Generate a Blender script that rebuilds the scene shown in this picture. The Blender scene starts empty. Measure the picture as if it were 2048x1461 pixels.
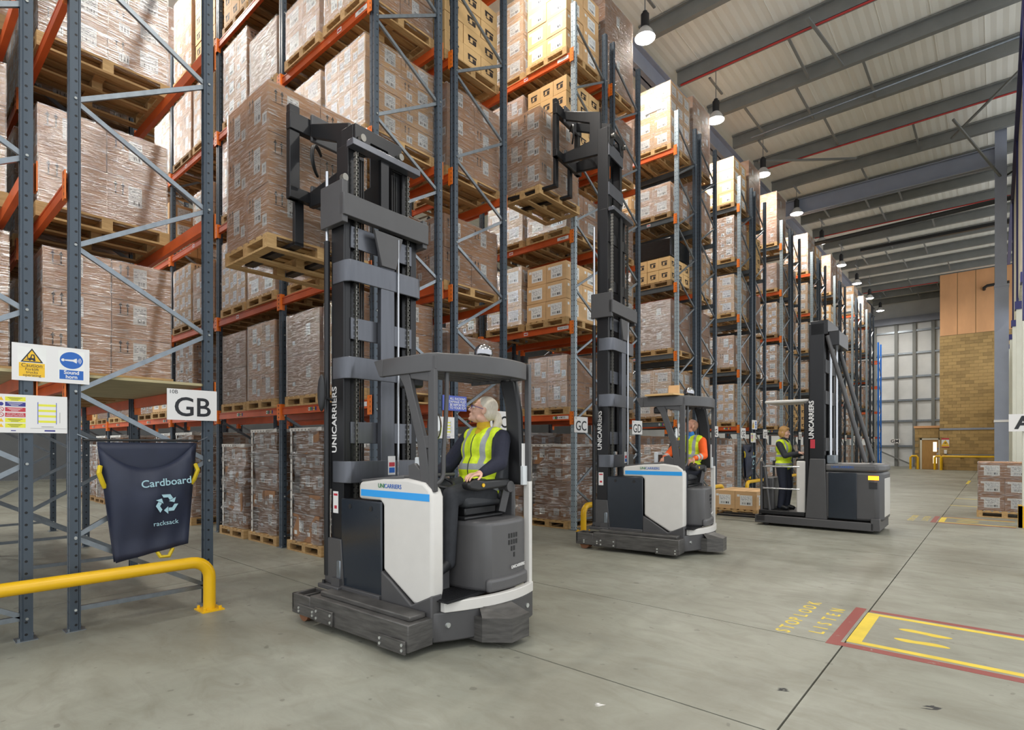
import bpy, math, random
from mathutils import Vector, Matrix
R = math.radians
random.seed(7)
scene = bpy.context.scene
COL = scene.collection

# ------------------------------------------------------------------ camera
cam_d = bpy.data.cameras.new('camera')
cam_d.sensor_width = 36.0
cam_d.lens = 1115.0 / 2048.0 * 36.0
cam_d.shift_y = (892.0 - 730.5) / 2048.0
cam_d.clip_start = 0.05
cam_d.clip_end = 300
cam = bpy.data.objects.new('camera', cam_d)
COL.objects.link(cam)
cam.location = (0, 0, 1.6)
cam.rotation_euler = (R(90), 0, R(41.0))
scene.camera = cam

# ------------------------------------------------------------------ world, exposure
world = bpy.data.worlds.new('warehouse_air')
scene.world = world
world.use_nodes = True
world.node_tree.nodes['Background'].inputs[0].default_value = (0.92, 0.96, 1.0, 1)
world.node_tree.nodes['Background'].inputs[1].default_value = 1.6
scene.view_settings.view_transform = 'Standard'
scene.view_settings.look = 'None'
scene.view_settings.gamma = 1.0
scene.view_settings.use_curve_mapping = False
scene.view_settings.exposure = 0.0
LAMP_POWER = 212.0

# ------------------------------------------------------------------ helpers
def lin(c):
    return tuple(((x/255.0)/12.92 if x/255.0 <= 0.04045 else ((x/255.0+0.055)/1.055)**2.4) for x in c)

class NT:
    def __init__(s, name):
        s.m = bpy.data.materials.new(name); s.m.use_nodes = True
        s.t = s.m.node_tree; s.n = s.t.nodes; s.b = s.n['Principled BSDF']; s.out = s.n['Material Output']
    def new(s, kind, **kw):
        n = s.n.new(kind)
        for k, v in kw.items():
            if k in n.inputs: n.inputs[k].default_value = v
            else: setattr(n, k, v)
        return n
    def link(s, a, b): s.t.links.new(a, b)
    def math(s, op, a, b=None, c=None):
        n = s.n.new('ShaderNodeMath'); n.operation = op
        for i, x in enumerate((a, b, c)):
            if x is None: continue
            if isinstance(x, (int, float)): n.inputs[i].default_value = x
            else: s.link(x, n.inputs[i])
        return n.outputs[0]
    def coords(s, scale=(1, 1, 1), rot=(0, 0, 0), kind='Object'):
        tc = s.n.new('ShaderNodeTexCoord'); mp = s.n.new('ShaderNodeMapping')
        mp.inputs['Scale'].default_value = scale; mp.inputs['Rotation'].default_value = rot
        s.link(tc.outputs[kind], mp.inputs['Vector']); return mp.outputs[0]
    def noise(s, scale, vec=None, detail=3, rough=0.55, dist=0.0):
        n = s.n.new('ShaderNodeTexNoise'); n.inputs['Scale'].default_value = scale
        n.inputs['Detail'].default_value = detail; n.inputs['Roughness'].default_value = rough
        n.inputs['Distortion'].default_value = dist
        if vec is not None: s.link(vec, n.inputs['Vector'])
        return n.outputs['Fac']
    def ramp(s, fac, stops):
        n = s.n.new('ShaderNodeValToRGB'); e = n.color_ramp.elements
        while len(e) > 1: e.remove(e[-1])
        e[0].position = stops[0][0]; e[0].color = (*stops[0][1], 1)
        for p, c in stops[1:]:
            q = e.new(p); q.color = (*c, 1)
        s.link(fac, n.inputs[0]); return n.outputs[0]
    def mix(s, fac, a, b):
        n = s.n.new('ShaderNodeMix'); n.data_type = 'RGBA'
        if isinstance(fac, (int, float)): n.inputs[0].default_value = fac
        else: s.link(fac, n.inputs[0])
        for x, i in ((a, 6), (b, 7)):
            if isinstance(x, tuple): n.inputs[i].default_value = (*x, 1)
            else: s.link(x, n.inputs[i])
        return n.outputs[2]
    def bump(s, h, strength=0.2, dist=0.01):
        n = s.n.new('ShaderNodeBump'); n.inputs['Strength'].default_value = strength
        n.inputs['Distance'].default_value = dist
        s.link(h, n.inputs['Height']); s.link(n.outputs[0], s.b.inputs['Normal'])

def mat(name, rgb, rough=0.5, metal=0.0, var=0.0, vscale=8.0, stretch=(1, 1, 1), bump=0.0, spec=None, coat=0.0, world=False):
    """plain painted / moulded surface with slight tone variation"""
    N = NT(name); c = lin(rgb)
    N.b.inputs['Base Color'].default_value = (*c, 1)
    N.b.inputs['Roughness'].default_value = rough; N.b.inputs['Metallic'].default_value = metal
    if spec is not None: N.b.inputs['Specular IOR Level'].default_value = spec
    if coat: N.b.inputs['Coat Weight'].default_value = coat
    if var or bump:
        f = N.noise(vscale, N.coords(stretch))
        if var:
            N.link(N.ramp(f, [(0.3, tuple(x*(1-var) for x in c)), (0.7, tuple(min(1, x*(1+var)) for x in c))]), N.b.inputs['Base Color'])
        if bump: N.bump(f, bump, 0.01)
    return N.m

def emis(name, rgb, strength):
    N = NT(name)
    N.b.inputs['Base Color'].default_value = (*lin(rgb), 1)
    N.b.inputs['Emission Color'].default_value = (*lin(rgb), 1)
    N.b.inputs['Emission Strength'].default_value = strength
    return N.m

def sphv(c, rx, ry, rz, n, m):
    vs = []; fs = []
    for i in range(m+1):
        th = math.pi*i/m
        for j in range(n):
            ph = 2*math.pi*j/n
            vs.append((c[0]+rx*math.sin(th)*math.cos(ph), c[1]+ry*math.sin(th)*math.sin(ph), c[2]+rz*math.cos(th)))
    for i in range(m):
        for j in range(n):
            a = i*n+j; b = i*n+(j+1) % n
            fs.append((a, a+n, b+n, b))
    return vs, fs

class MB:
    def __init__(s): s.v = []; s.f = []; s.m = []
    def add(s, vs, fs, mi=0):
        o = len(s.v); s.v += [tuple(v) for v in vs]
        for f in fs: s.f.append(tuple(o+i for i in f)); s.m.append(mi)
        return s
    def box(s, x0, x1, y0, y1, z0, z1, mi=0):
        vs = [(x0,y0,z0),(x1,y0,z0),(x1,y1,z0),(x0,y1,z0),(x0,y0,z1),(x1,y0,z1),(x1,y1,z1),(x0,y1,z1)]
        return s.add(vs, [(0,3,2,1),(4,5,6,7),(0,1,5,4),(1,2,6,5),(2,3,7,6),(3,0,4,7)], mi)
    def bar(s, p, q, w, h, mi=0, up=(0,0,1)):
        p = Vector(p); q = Vector(q); d = (q-p).normalized(); u = Vector(up)
        if abs(d.dot(u)) > 0.98: u = Vector((1,0,0)) if abs(d.x) < .9 else Vector((0,1,0))
        a = d.cross(u).normalized(); b = a.cross(d).normalized()
        a *= w/2; b *= h/2
        vs = [p-a-b, p+a-b, p+a+b, p-a+b, q-a-b, q+a-b, q+a+b, q-a+b]
        return s.add(vs, [(0,1,2,3),(7,6,5,4),(1,0,4,5),(2,1,5,6),(3,2,6,7),(0,3,7,4)], mi)
    def cyl(s, p, q, r, n=12, mi=0, r2=None):
        p = Vector(p); q = Vector(q); d = (q-p).normalized(); r2 = r if r2 is None else r2
        u = Vector((0,0,1)) if abs(d.z) < .9 else Vector((1,0,0))
        a = d.cross(u).normalized(); b = d.cross(a).normalized()
        vs = [p+(a*math.cos(2*math.pi*i/n)+b*math.sin(2*math.pi*i/n))*r for i in range(n)]
        vs += [q+(a*math.cos(2*math.pi*i/n)+b*math.sin(2*math.pi*i/n))*r2 for i in range(n)]
        fs = [(i, (i+1) % n, n+(i+1) % n, n+i) for i in range(n)] + [tuple(range(n-1, -1, -1)), tuple(range(n, 2*n))]
        return s.add(vs, fs, mi)
    def tube(s, pts, r, n=10, mi=0, close=False):
        pts = [Vector(p) for p in pts]; rings = []; k = len(pts); pa = None
        rr = r if isinstance(r, (list, tuple)) else [r]*k
        for i, p in enumerate(pts):
            d = (pts[min(i+1, k-1)]-pts[max(i-1, 0)]).normalized()
            if pa is None:
                u = Vector((0,0,1)) if abs(d.z) < .9 else Vector((1,0,0)); a = d.cross(u).normalized()
            else:
                a = (pa-d*pa.dot(d)).normalized()
            pa = a; b = d.cross(a)
            rings.append([p+(a*math.cos(2*math.pi*j/n)+b*math.sin(2*math.pi*j/n))*rr[i] for j in range(n)])
        vs = [v for g in rings for v in g]
        fs = [(i*n+j, i*n+(j+1) % n, (i+1)*n+(j+1) % n, (i+1)*n+j) for i in range(k-1) for j in range(n)]
        fs += [tuple(range(n-1, -1, -1)), tuple(range((k-1)*n, k*n))]
        return s.add(vs, fs, mi)
    def prism(s, poly, axis, a, b, mi=0):
        n = len(poly)
        def P(u, v, w): return {'x': (w, u, v), 'y': (u, w, v), 'z': (u, v, w)}[axis]
        vs = [P(u, v, a) for u, v in poly] + [P(u, v, b) for u, v in poly]
        fs = [tuple(range(n)), tuple(range(2*n-1, n-1, -1))] + [(i, n+i, n+(i+1) % n, (i+1) % n) for i in range(n)]
        return s.add(vs, fs, mi)
    def sph(s, c, rx, ry=None, rz=None, n=14, m=8, mi=0):
        vs, fs = sphv(c, rx, ry or rx, rz or rx, n, m); return s.add(vs, fs, mi)
    def lathe(s, prof, n=20, c=(0,0,0), mi=0):
        vs = []; k = len(prof)
        for r, z in prof:
            for j in range(n):
                a = 2*math.pi*j/n; vs.append((c[0]+r*math.cos(a), c[1]+r*math.sin(a), c[2]+z))
        fs = [(i*n+j, i*n+(j+1) % n, (i+1)*n+(j+1) % n, (i+1)*n+j) for i in range(k-1) for j in range(n)]
        return s.add(vs, fs, mi)
    def cap(s, p, q, r1, r2, n=12, mi=0):
        """tapered capsule, closed"""
        p = Vector(p); q = Vector(q); d = q-p; L = d.length
        d = d.normalized() if L > 1e-6 else Vector((0,0,1))
        u = Vector((0,0,1)) if abs(d.z) < .9 else Vector((1,0,0))
        a = d.cross(u).normalized(); b = d.cross(a).normalized()
        rings = []
        for t in (-80, -55, -28, 0): rings.append((p+d*r1*math.sin(R(t)), r1*math.cos(R(t))))
        for t in (0, 28, 55, 80): rings.append((q+d*r2*math.sin(R(t)), r2*math.cos(R(t))))
        vs = [c+(a*math.cos(2*math.pi*j/n)+b*math.sin(2*math.pi*j/n))*r for c, r in rings for j in range(n)]
        k = len(rings)
        fs = [(i*n+j, i*n+(j+1) % n, (i+1)*n+(j+1) % n, (i+1)*n+j) for i in range(k-1) for j in range(n)]
        fs += [tuple(range(n-1, -1, -1)), tuple(range((k-1)*n, k*n))]
        return s.add(vs, fs, mi)
    def quad(s, a, b, c, d, mi=0): return s.add([a, b, c, d], [(0,1,2,3)], mi)
    def xf(s, M):
        s.v = [tuple(M @ Vector(v)) for v in s.v]; return s
    def mesh(s, name, mats, smooth=False):
        me = bpy.data.meshes.new(name); me.from_pydata(s.v, [], s.f)
        mats = mats if isinstance(mats, (list, tuple)) else [mats]
        for m in mats: me.materials.append(m)
        if len(mats) > 1: me.polygons.foreach_set('material_index', s.m)
        if smooth:
            me.polygons.foreach_set('use_smooth', [True]*len(s.f))
            me.set_sharp_from_angle(angle=R(38))
        me.update(); return me
    def build(s, name, mats, parent=None, smooth=False, loc=None, bevel=0.0, seg=2, rot=None):
        return place(name, s.mesh(name, mats, smooth), parent, loc, bevel, seg, rot)

def place(name, me, parent=None, loc=None, bevel=0.0, seg=2, rot=None):
    o = bpy.data.objects.new(name, me); COL.objects.link(o)
    if parent is not None: o.parent = parent
    if loc is not None: o.location = loc
    if rot is not None: o.rotation_euler = rot
    if bevel:
        b = o.modifiers.new('bevel', 'BEVEL'); b.width = bevel; b.segments = seg; b.limit_method = 'ANGLE'; b.angle_limit = R(40)
        b.harden_normals = False
        me.polygons.foreach_set('use_smooth', [True]*len(me.polygons)); me.set_sharp_from_angle(angle=R(60))
    return o

def tag(o, label, cat, group=None, kind=None):
    o['label'] = label; o['category'] = cat
    if group: o['group'] = group
    if kind: o['kind'] = kind
    return o
def thing(name, label, cat, loc=(0,0,0), rz=0.0, group=None):
    o = bpy.data.objects.new(name, None); COL.objects.link(o); o.empty_display_size = 0.1
    o.location = loc; o.rotation_euler = (0, 0, rz)
    return tag(o, label, cat, group)
def struct(o, label=None):
    o['kind'] = 'structure'
    if label: o['label'] = label
    return o

_tx = {}
def text_mesh(txt, size, m, align='CENTER', extrude=0.0004, bold=0.0, sx=1.0):
    key = (txt, size, m.name, align, extrude, bold, sx)
    if key not in _tx:
        cu = bpy.data.curves.new('lettering', 'FONT'); cu.body = txt; cu.size = size
        cu.align_x = align; cu.align_y = 'CENTER'; cu.extrude = extrude; cu.offset = bold; cu.resolution_u = 4
        ob = bpy.data.objects.new('tmp_text', cu); COL.objects.link(ob)
        dg = bpy.context.evaluated_depsgraph_get()
        me = bpy.data.meshes.new_from_object(ob.evaluated_get(dg))
        bpy.data.objects.remove(ob); bpy.data.curves.remove(cu)
        if sx != 1.0:
            for v in me.vertices: v.co.x *= sx
        me.materials.clear(); me.materials.append(m); _tx[key] = me
    return _tx[key]
# rotations that lay lettering (made in the xy plane, facing +z) onto walls
FACE_PX = (R(90), 0, R(90))      # readable from +X
FACE_NY = (R(90), 0, 0)          # readable from -Y
def text(name, txt, size, m, parent, loc, rot, **kw):
    return place(name, text_mesh(txt, size, m, **kw), parent, loc, rot=rot)

# pre-make all lettering while the scene is still small (see use below)
# ------------------------------------------------------------------ materials
def mk_concrete():
    N = NT('floor_concrete'); v = N.coords(kind='Object')
    big = N.noise(0.55, v, 5, 0.6, 0.6); mid = N.noise(2.2, N.coords((1, 2.2, 1), (0, 0, 0.4)), 6, 0.65, 0.8); fine = N.noise(40, v, 3)
    a = N.ramp(big, [(0.32, lin((112, 110, 98))), (0.5, lin((130, 130, 118))), (0.7, lin((146, 146, 135)))])
    b = N.mix(N.math('MULTIPLY', N.ramp(mid, [(0.42, (0, 0, 0)), (0.75, (1, 1, 1))]), 0.5), a, lin((98, 93, 78)))
    spots = N.ramp(N.noise(9, v, 2, 0.4, 0.2), [(0.71, (0, 0, 0)), (0.73, (1, 1, 1))])
    c = N.mix(N.math('MULTIPLY', spots, 0.5), b, lin((74, 70, 62)))
    # broad tyre sweeps
    tw = N.ramp(N.noise(0.9, N.coords((1.0, 0.16, 1), (0, 0, 0.25)), 4, 0.6, 1.2), [(0.56, (0, 0, 0)), (0.68, (1, 1, 1))])
    c2 = N.mix(N.math('MULTIPLY', tw, 0.3), c, lin((88, 84, 72)))
    d = N.mix(N.math('MULTIPLY', fine, 0.12), c2, lin((160, 160, 152)))
    N.link(d, N.b.inputs['Base Color'])
    N.link(N.math('MULTIPLY_ADD', mid, 0.2, 0.36), N.b.inputs['Roughness'])
    N.bump(fine, 0.03, 0.01)
    return N.m
M = {}
M['concrete'] = mk_concrete()
M['joint'] = mat('joint_filler', (58, 56, 50), 0.9)

def mk_post(name, rgb):
    N = NT(name); tc = N.n.new('ShaderNodeTexCoord'); sp = N.n.new('ShaderNodeSeparateXYZ'); N.link(tc.outputs['Object'], sp.inputs[0])
    x, y, z = sp.outputs
    g = N.n.new('ShaderNodeNewGeometry'); vt = N.n.new('ShaderNodeVectorTransform'); vt.vector_type = 'NORMAL'; vt.convert_from = 'WORLD'; vt.convert_to = 'OBJECT'
    N.link(g.outputs['True Normal'], vt.inputs[0]); sn = N.n.new('ShaderNodeSeparateXYZ'); N.link(vt.outputs[0], sn.inputs[0])
    fz = N.math('MULTIPLY', N.math('SUBTRACT', N.math('FRACT', N.math('DIVIDE', z, 0.1)), 0.5), 0.1)
    def hole(cx, isface, r):
        d2 = N.math('ADD', N.math('MULTIPLY', fz, fz), N.math('MULTIPLY', cx, cx))
        return N.math('MULTIPLY', N.math('LESS_THAN', d2, r*r), isface)
    fx = N.math('GREATER_THAN', N.math('ABSOLUTE', sn.outputs[0]), 0.9)
    fy = N.math('GREATER_THAN', N.math('ABSOLUTE', sn.outputs[1]), 0.9)
    h = N.math('MAXIMUM', hole(N.math('SUBTRACT', y, 0.004), fx, 0.0105),
               N.math('MAXIMUM', hole(N.math('SUBTRACT', x, 0.024), fy, 0.010), hole(N.math('ADD', x, 0.024), fy, 0.010)))
    c = lin(rgb)
    base = N.ramp(N.noise(6, N.coords((1, 1, .15))), [(0.3, tuple(k*.88 for k in c)), (0.7, tuple(k*1.12 for k in c))])
    N.link(N.mix(h, base, (0.006, 0.006, 0.007)), N.b.inputs['Base Color'])
    N.b.inputs['Roughness'].default_value = 0.42; N.b.inputs['Metallic'].default_value = 0.25
    return N.m
M['post'] = mk_post('upright_grey_blue', (66, 76, 86))
M['post_light'] = mk_post('upright_galvanised', (150, 163, 170))
M['post_blue'] = mk_post('upright_blue', (40, 120, 215))
M['galv'] = mat('galvanised_steel', (128, 135, 141), 0.36, 0.75, 0.12, 14, (1, 1, 1))
M['orange'] = mat('orange_beam_paint', (196, 84, 34), 0.45, 0, 0.14, 4, (.6, 1, 1))
M['orange_clip'] = mat('orange_clip_paint', (222, 112, 30), 0.42, 0, 0.06)
M['greybeam'] = mat('grey_beam_paint', (82, 88, 92), 0.45, 0.1, 0.12, 4)
M['bolt'] = mat('zinc_bolt', (205, 208, 205), 0.3, 0.7)

def mk_wood(name, a, b):
    N = NT(name); oi = N.n.new('ShaderNodeObjectInfo'); v = N.coords((3, 3, 3))
    g = N.noise(3.0, N.coords((10, 1.2, 10)), 5, 0.6, 0.7)
    c = N.ramp(g, [(0.25, lin(a)), (0.75, lin(b))])
    d = N.mix(N.math('MULTIPLY', oi.outputs['Random'], 0.35), c, lin(a))
    N.link(d, N.b.inputs['Base Color']); N.b.inputs['Roughness'].default_value = 0.78
    N.bump(g, 0.25, 0.004); return N.m
M['wood'] = mk_wood('pallet_timber', (152, 116, 70), (206, 172, 120))
M['wood_old'] = mk_wood('pallet_timber_old', (118, 90, 56), (168, 134, 88))
M['wood_blue'] = mat('blue_pallet_paint', (30, 70, 150), 0.7, 0, 0.2)

def mk_card(name, rgb):
    N = NT(name); oi = N.n.new('ShaderNodeObjectInfo'); c = lin(rgb)
    f = N.noise(2.5, N.coords((1, 1, 3)), 3)
    fl = N.noise(60, N.coords((1, 1, .08)), 2)
    a = N.ramp(f, [(0.25, tuple(k*.86 for k in c)), (0.75, tuple(min(1, k*1.1) for k in c))])
    b = N.mix(N.math('MULTIPLY', oi.outputs['Random'], 0.3), a, tuple(k*.74 for k in c))
    d = N.mix(N.math('MULTIPLY', fl, 0.12), b, tuple(k*1.25 for k in c))
    N.link(d, N.b.inputs['Base Color']); N.b.inputs['Roughness'].default_value = 0.72
    return N.m
M['card0'] = mk_card('cardboard_brown', (194, 148, 106))
M['card1'] = mk_card('cardboard_tan', (212, 172, 124))
M['card2'] = mk_card('cardboard_dark', (164, 120, 84))
M['card3'] = mk_card('cardboard_yellow', (208, 170, 116))
M['ink'] = mat('carton_print_ink', (48, 38, 32), 0.7)
M['paper'] = mat('label_paper', (226, 226, 222), 0.55, 0, 0.04)
M['tape'] = mat('packing_tape', (196, 160, 116), 0.25)
def mk_bar():
    N = NT('barcode_print'); tc = N.n.new('ShaderNodeTexCoord'); sp = N.n.new('ShaderNodeSeparateXYZ'); N.link(tc.outputs['Object'], sp.inputs[0])
    s = N.math('ADD', sp.outputs[0], sp.outputs[1])
    w = N.n.new('ShaderNodeTexWhiteNoise'); w.noise_dimensions = '1D'; N.link(N.math('FLOOR', N.math('MULTIPLY', s, 260)), w.inputs['W'])
    N.link(N.mix(N.math('GREATER_THAN', w.outputs[0], 0.5), lin((226, 226, 222)), lin((40, 40, 42))), N.b.inputs['Base Color'])
    N.b.inputs['Roughness'].default_value = 0.55; return N.m
def mk_lines():
    N = NT('label_text_print'); tc = N.n.new('ShaderNodeTexCoord'); sp = N.n.new('ShaderNodeSeparateXYZ'); N.link(tc.outputs['Object'], sp.inputs[0])
    s = N.math('ADD', sp.outputs[0], sp.outputs[1]); z = N.math('MULTIPLY', sp.outputs[2], 48)
    row = N.math('LESS_THAN', N.math('FRACT', z), 0.38)
    n = N.n.new('ShaderNodeTexWhiteNoise'); n.noise_dimensions = '2D'
    cb = N.n.new('ShaderNodeCombineXYZ'); N.link(N.math('FLOOR', N.math('MULTIPLY', s, 70)), cb.inputs[0]); N.link(N.math('FLOOR', z), cb.inputs[1]); N.link(cb.outputs[0], n.inputs['Vector'])
    on = N.math('MULTIPLY', row, N.math('GREATER_THAN', n.outputs[0], 0.45))
    N.link(N.mix(on, lin((228, 228, 225)), lin((110, 110, 112))), N.b.inputs['Base Color'])
    N.b.inputs['Roughness'].default_value = 0.5; return N.m
M['barcode'] = mk_bar(); M['lines'] = mk_lines()

def mk_wrap(name, amount, tint=(0.9, 0.91, 0.93), sc=1.0):
    """clear film: see-through, with glossy stretch creases; milky haze along them also paints in lamp glints"""
    N = NT(name)
    st = N.noise(3.0*sc, N.coords((2, 2, 30), (0.06, 0.07, 0)), 4, 0.65, 0.9)
    wr = N.noise(7.0*sc, N.coords((1, 1, 5), (0.35, -0.25, 0)), 4, 0.7, 1.5)
    bm = N.n.new('ShaderNodeBump'); bm.inputs['Strength'].default_value = 0.9; bm.inputs['Distance'].default_value = 0.03
    N.link(N.math('ADD', st, N.math('MULTIPLY', wr, 0.8)), bm.inputs['Height'])
    gl = N.n.new('ShaderNodeBsdfGlossy'); gl.inputs['Color'].default_value = (1, 1, 1, 1); gl.inputs['Roughness'].default_value = 0.22
    N.link(bm.outputs[0], gl.inputs['Normal'])
    df = N.n.new('ShaderNodeBsdfDiffuse'); df.inputs[0].default_value = (*tint, 1)
    tr = N.n.new('ShaderNodeBsdfTransparent'); tr.inputs[0].default_value = (0.985, 0.985, 0.99, 1)
    f1 = N.ramp(st, [(0.48, (0, 0, 0)), (0.64, (1, 1, 1))]); f2 = N.ramp(wr, [(0.42, (0, 0, 0)), (0.66, (1, 1, 1))])
    glint_mix = N.n.new('ShaderNodeMixShader'); N.link(N.math('MULTIPLY', N.math('MULTIPLY', f1, f2), amount*2.0), glint_mix.inputs[0]); N.link(tr.outputs[0], glint_mix.inputs[1]); N.link(df.outputs[0], glint_mix.inputs[2])  # white diffuse streaks mixed in as painted lamp highlights
    fr = N.n.new('ShaderNodeFresnel'); fr.inputs[0].default_value = 1.5; N.link(bm.outputs[0], fr.inputs['Normal'])
    fac = N.math('MINIMUM', N.math('ADD', N.math('MULTIPLY', f1, amount), N.math('MULTIPLY_ADD', fr.outputs[0], 0.8, amount*0.04)), 0.85)
    mx = N.n.new('ShaderNodeMixShader'); N.link(fac, mx.inputs[0]); N.link(glint_mix.outputs[0], mx.inputs[1]); N.link(gl.outputs[0], mx.inputs[2])
    N.link(mx.outputs[0], N.out.inputs[0]); return N.m
M['wrap'] = mk_wrap('stretch_film', 0.3)
M['wrap_heavy'] = mk_wrap('stretch_film_layered', 0.5, sc=0.7)
M['wrap_black'] = mat('black_film', (14, 14, 16), 0.22, 0, 0.2, 5, (1, 1, 8), bump=0.6)
M['edge_tape'] = mat('white_edge_tape', (222, 218, 210), 0.5)

M['white'] = mat('truck_off_white', (204, 201, 196), 0.36, 0, 0.02, coat=0.15)
M['dark'] = mat('truck_charcoal', (70, 69, 70), 0.45, 0, 0.05, 6)
M['hood'] = mat('truck_grey_plastic', (84, 83, 84), 0.4, 0, 0.03)
M['leg'] = mat('worn_steel_leg', (84, 82, 80), 0.42, 0.35, 0.35, 5, (1, 1, 8))
M['mast'] = mat('mast_black_steel', (34, 34, 36), 0.34, 0.35, 0.12, 5, (1, 1, .2))
M['mast_tie'] = mat('mast_tie_steel', (92, 94, 100), 0.3, 0.55, 0.08, 20, (1, 1, .1))
M['chain'] = mat('chain_steel', (120, 118, 112), 0.35, 0.8)
M['black'] = mat('black_plastic', (26, 26, 28), 0.42)
M['rubber'] = mat('black_hose', (16, 16, 17), 0.5)
M['navy_door'] = mat('battery_door_navy', (36, 42, 50), 0.22, 0.1, 0.05)
M['bluestripe'] = mat('blue_stripe', (40, 150, 222), 0.4)
M['chrome'] = mat('chrome', (165, 165, 168), 0.12, 1.0)
M['brightsteel'] = mat('bright_steel', (190, 192, 196), 0.22, 0.85)
M['yellow'] = mat('safety_yellow', (228, 178, 16), 0.32, 0, 0.06, 3)
M['yellowpaint'] = mat('floor_yellow_paint', (206, 180, 52), 0.5, 0, 0.1, 6)
def mk_worn(name, rgb, thr):
    N = NT(name); c = lin(rgb)
    f = N.noise(7, N.coords((1, 1, 1)), 6, 0.7, 0.5)
    N.link(N.mix(N.ramp(f, [(thr, (0, 0, 0)), (thr+.05, (1, 1, 1))]), tuple(c), lin((140, 138, 126))), N.b.inputs['Base Color'])
    N.b.inputs['Roughness'].default_value = 0.5; return N.m
M['redpaint'] = mk_worn('floor_red_paint', (132, 62, 56), 0.63)
M['seat'] = mat('seat_vinyl', (52, 54, 58), 0.5, 0, 0.06)
M['wheel'] = mat('wheel_polyurethane', (128, 84, 56), 0.6)
M['signwhite'] = mat('sign_board_white', (222, 220, 218), 0.4)
M['signink'] = mat('sign_black', (30, 32, 38), 0.5)
M['signyellow'] = mat('sign_yellow', (232, 184, 28), 0.45)
M['signblue'] = mat('sign_blue', (24, 92, 176), 0.45)
M['signblue2'] = mat('sign_blue_violet', (76, 92, 176), 0.45)
M['signnavy'] = mat('sign_navy', (44, 44, 130), 0.45)
M['signred'] = mat('sign_red', (186, 48, 62), 0.45)
M['siggreen'] = mat('sticker_green', (60, 150, 80), 0.45)
M['sigpurple'] = mat('sticker_purple', (136, 56, 140), 0.45)
M['hiyellow'] = mat('sign_lime', (222, 220, 60), 0.45)
M['logogreen'] = mat('logo_green', (40, 120, 70), 0.45)
M['ceil'] = None
def mk_ceiling():
    N = NT('roof_sheet'); tc = N.n.new('ShaderNodeTexCoord'); sp = N.n.new('ShaderNodeSeparateXYZ'); N.link(tc.outputs['Object'], sp.inputs[0])
    w = N.math('FRACT', N.math('MULTIPLY', sp.outputs[0], 4.0))
    rib = N.math('MULTIPLY', N.math('ABSOLUTE', N.math('SUBTRACT', w, 0.5)), 2.0)
    c = N.ramp(N.noise(0.5, N.coords((1, .2, 1)), 4), [(0.3, lin((224, 222, 212))), (0.7, lin((238, 236, 228)))])
    N.link(c, N.b.inputs['Base Color']); N.b.inputs['Roughness'].default_value = 0.5
    N.bump(rib, 0.5, 0.02); return N.m
M['ceil'] = mk_ceiling()
M['purlin'] = mat('purlin_grey', (122, 124, 122), 0.5, 0.2, 0.08, 2)
M['steelgrey'] = mat('painted_steel_grey', (138, 144, 158), 0.45, 0.1, 0.05, 2)
M['redpipe'] = mat('sprinkler_pipe_red', (168, 44, 40), 0.45)
M['blackpipe'] = mat('black_pipe', (38, 38, 38), 0.4)
def mk_cladding():
    N = NT('wall_cladding_white'); tc = N.n.new('ShaderNodeTexCoord'); sp = N.n.new('ShaderNodeSeparateXYZ'); N.link(tc.outputs['Object'], sp.inputs[0])
    w = N.math('FRACT', N.math('MULTIPLY', sp.outputs[2], 6.0))
    N.link(N.ramp(N.noise(0.8, N.coords(), 3), [(0.3, lin((206, 209, 210))), (0.7, lin((224, 226, 226)))]), N.b.inputs['Base Color'])
    N.b.inputs['Roughness'].default_value = 0.45; N.bump(w, 0.3, 0.01); return N.m
M['clad'] = mk_cladding()
def mk_block(name, rgb):
    N = NT(name); oi = N.n.new('ShaderNodeObjectInfo'); c = lin(rgb)
    f = N.noise(14, N.coords(), 4, 0.7)
    a = N.ramp(oi.outputs['Random'], [(0.0, tuple(k*.72 for k in c)), (0.4, c), (1.0, tuple(k*1.16 for k in c))])
    N.link(N.mix(N.math('MULTIPLY', f, 0.4), a, tuple(k*.65 for k in c)), N.b.inputs['Base Color'])
    N.b.inputs['Roughness'].default_value = 0.9; return N.m
M['block'] = mk_block('sand_concrete_block', (176, 146, 96))
M['mortar'] = mat('block_mortar', (150, 132, 96), 0.95)
M['ply'] = mat('plywood_panel', (214, 160, 112), 0.55, 0, 0.08, 1.5, (1, 1, .4))
M['door'] = mat('oak_veneer', (176, 134, 74), 0.5, 0, 0.12, 4, (6, 6, .6))
M['frame_cream'] = mat('cream_paint', (214, 208, 190), 0.5)
M['glasslit'] = emis('lit_vision_panel', (255, 244, 214), 1.2)
M['cream'] = mat('cream_wall', (206, 206, 192), 0.6, 0, 0.08, 1.2)
M['grubby'] = mat('stained_cream_board', (190, 184, 158), 0.7, 0, 0.3, 3, (1, 1, .4))
M['navy'] = mat('navy_steel', (34, 36, 96), 0.45)
M['bagnavy'] = mat('navy_woven_bag', (34, 40, 60), 0.55, 0, 0.12, 5, bump=0.25)
M['bagprint'] = mat('pale_blue_print', (160, 196, 206), 0.6)
M['webbing'] = mat('yellow_webbing', (206, 178, 20), 0.6)
M['deck'] = mat('chipboard_deck', (178, 166, 128), 0.7, 0, 0.1, 5)
M['lampbody'] = mat('lamp_black_housing', (30, 30, 32), 0.45)
M['lampshade'] = mat('lamp_clear_reflector', (214, 216, 218), 0.18, 0.5)
M['dimwall'] = mat('grey_wall_sheet', (84, 86, 88), 0.7, 0, 0.1, 1)
M['lamplens'] = emis('lamp_lens', (255, 252, 244), 40.0)
M['amber'] = emis('amber_indicator', (255, 150, 20), 6.0)
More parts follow.
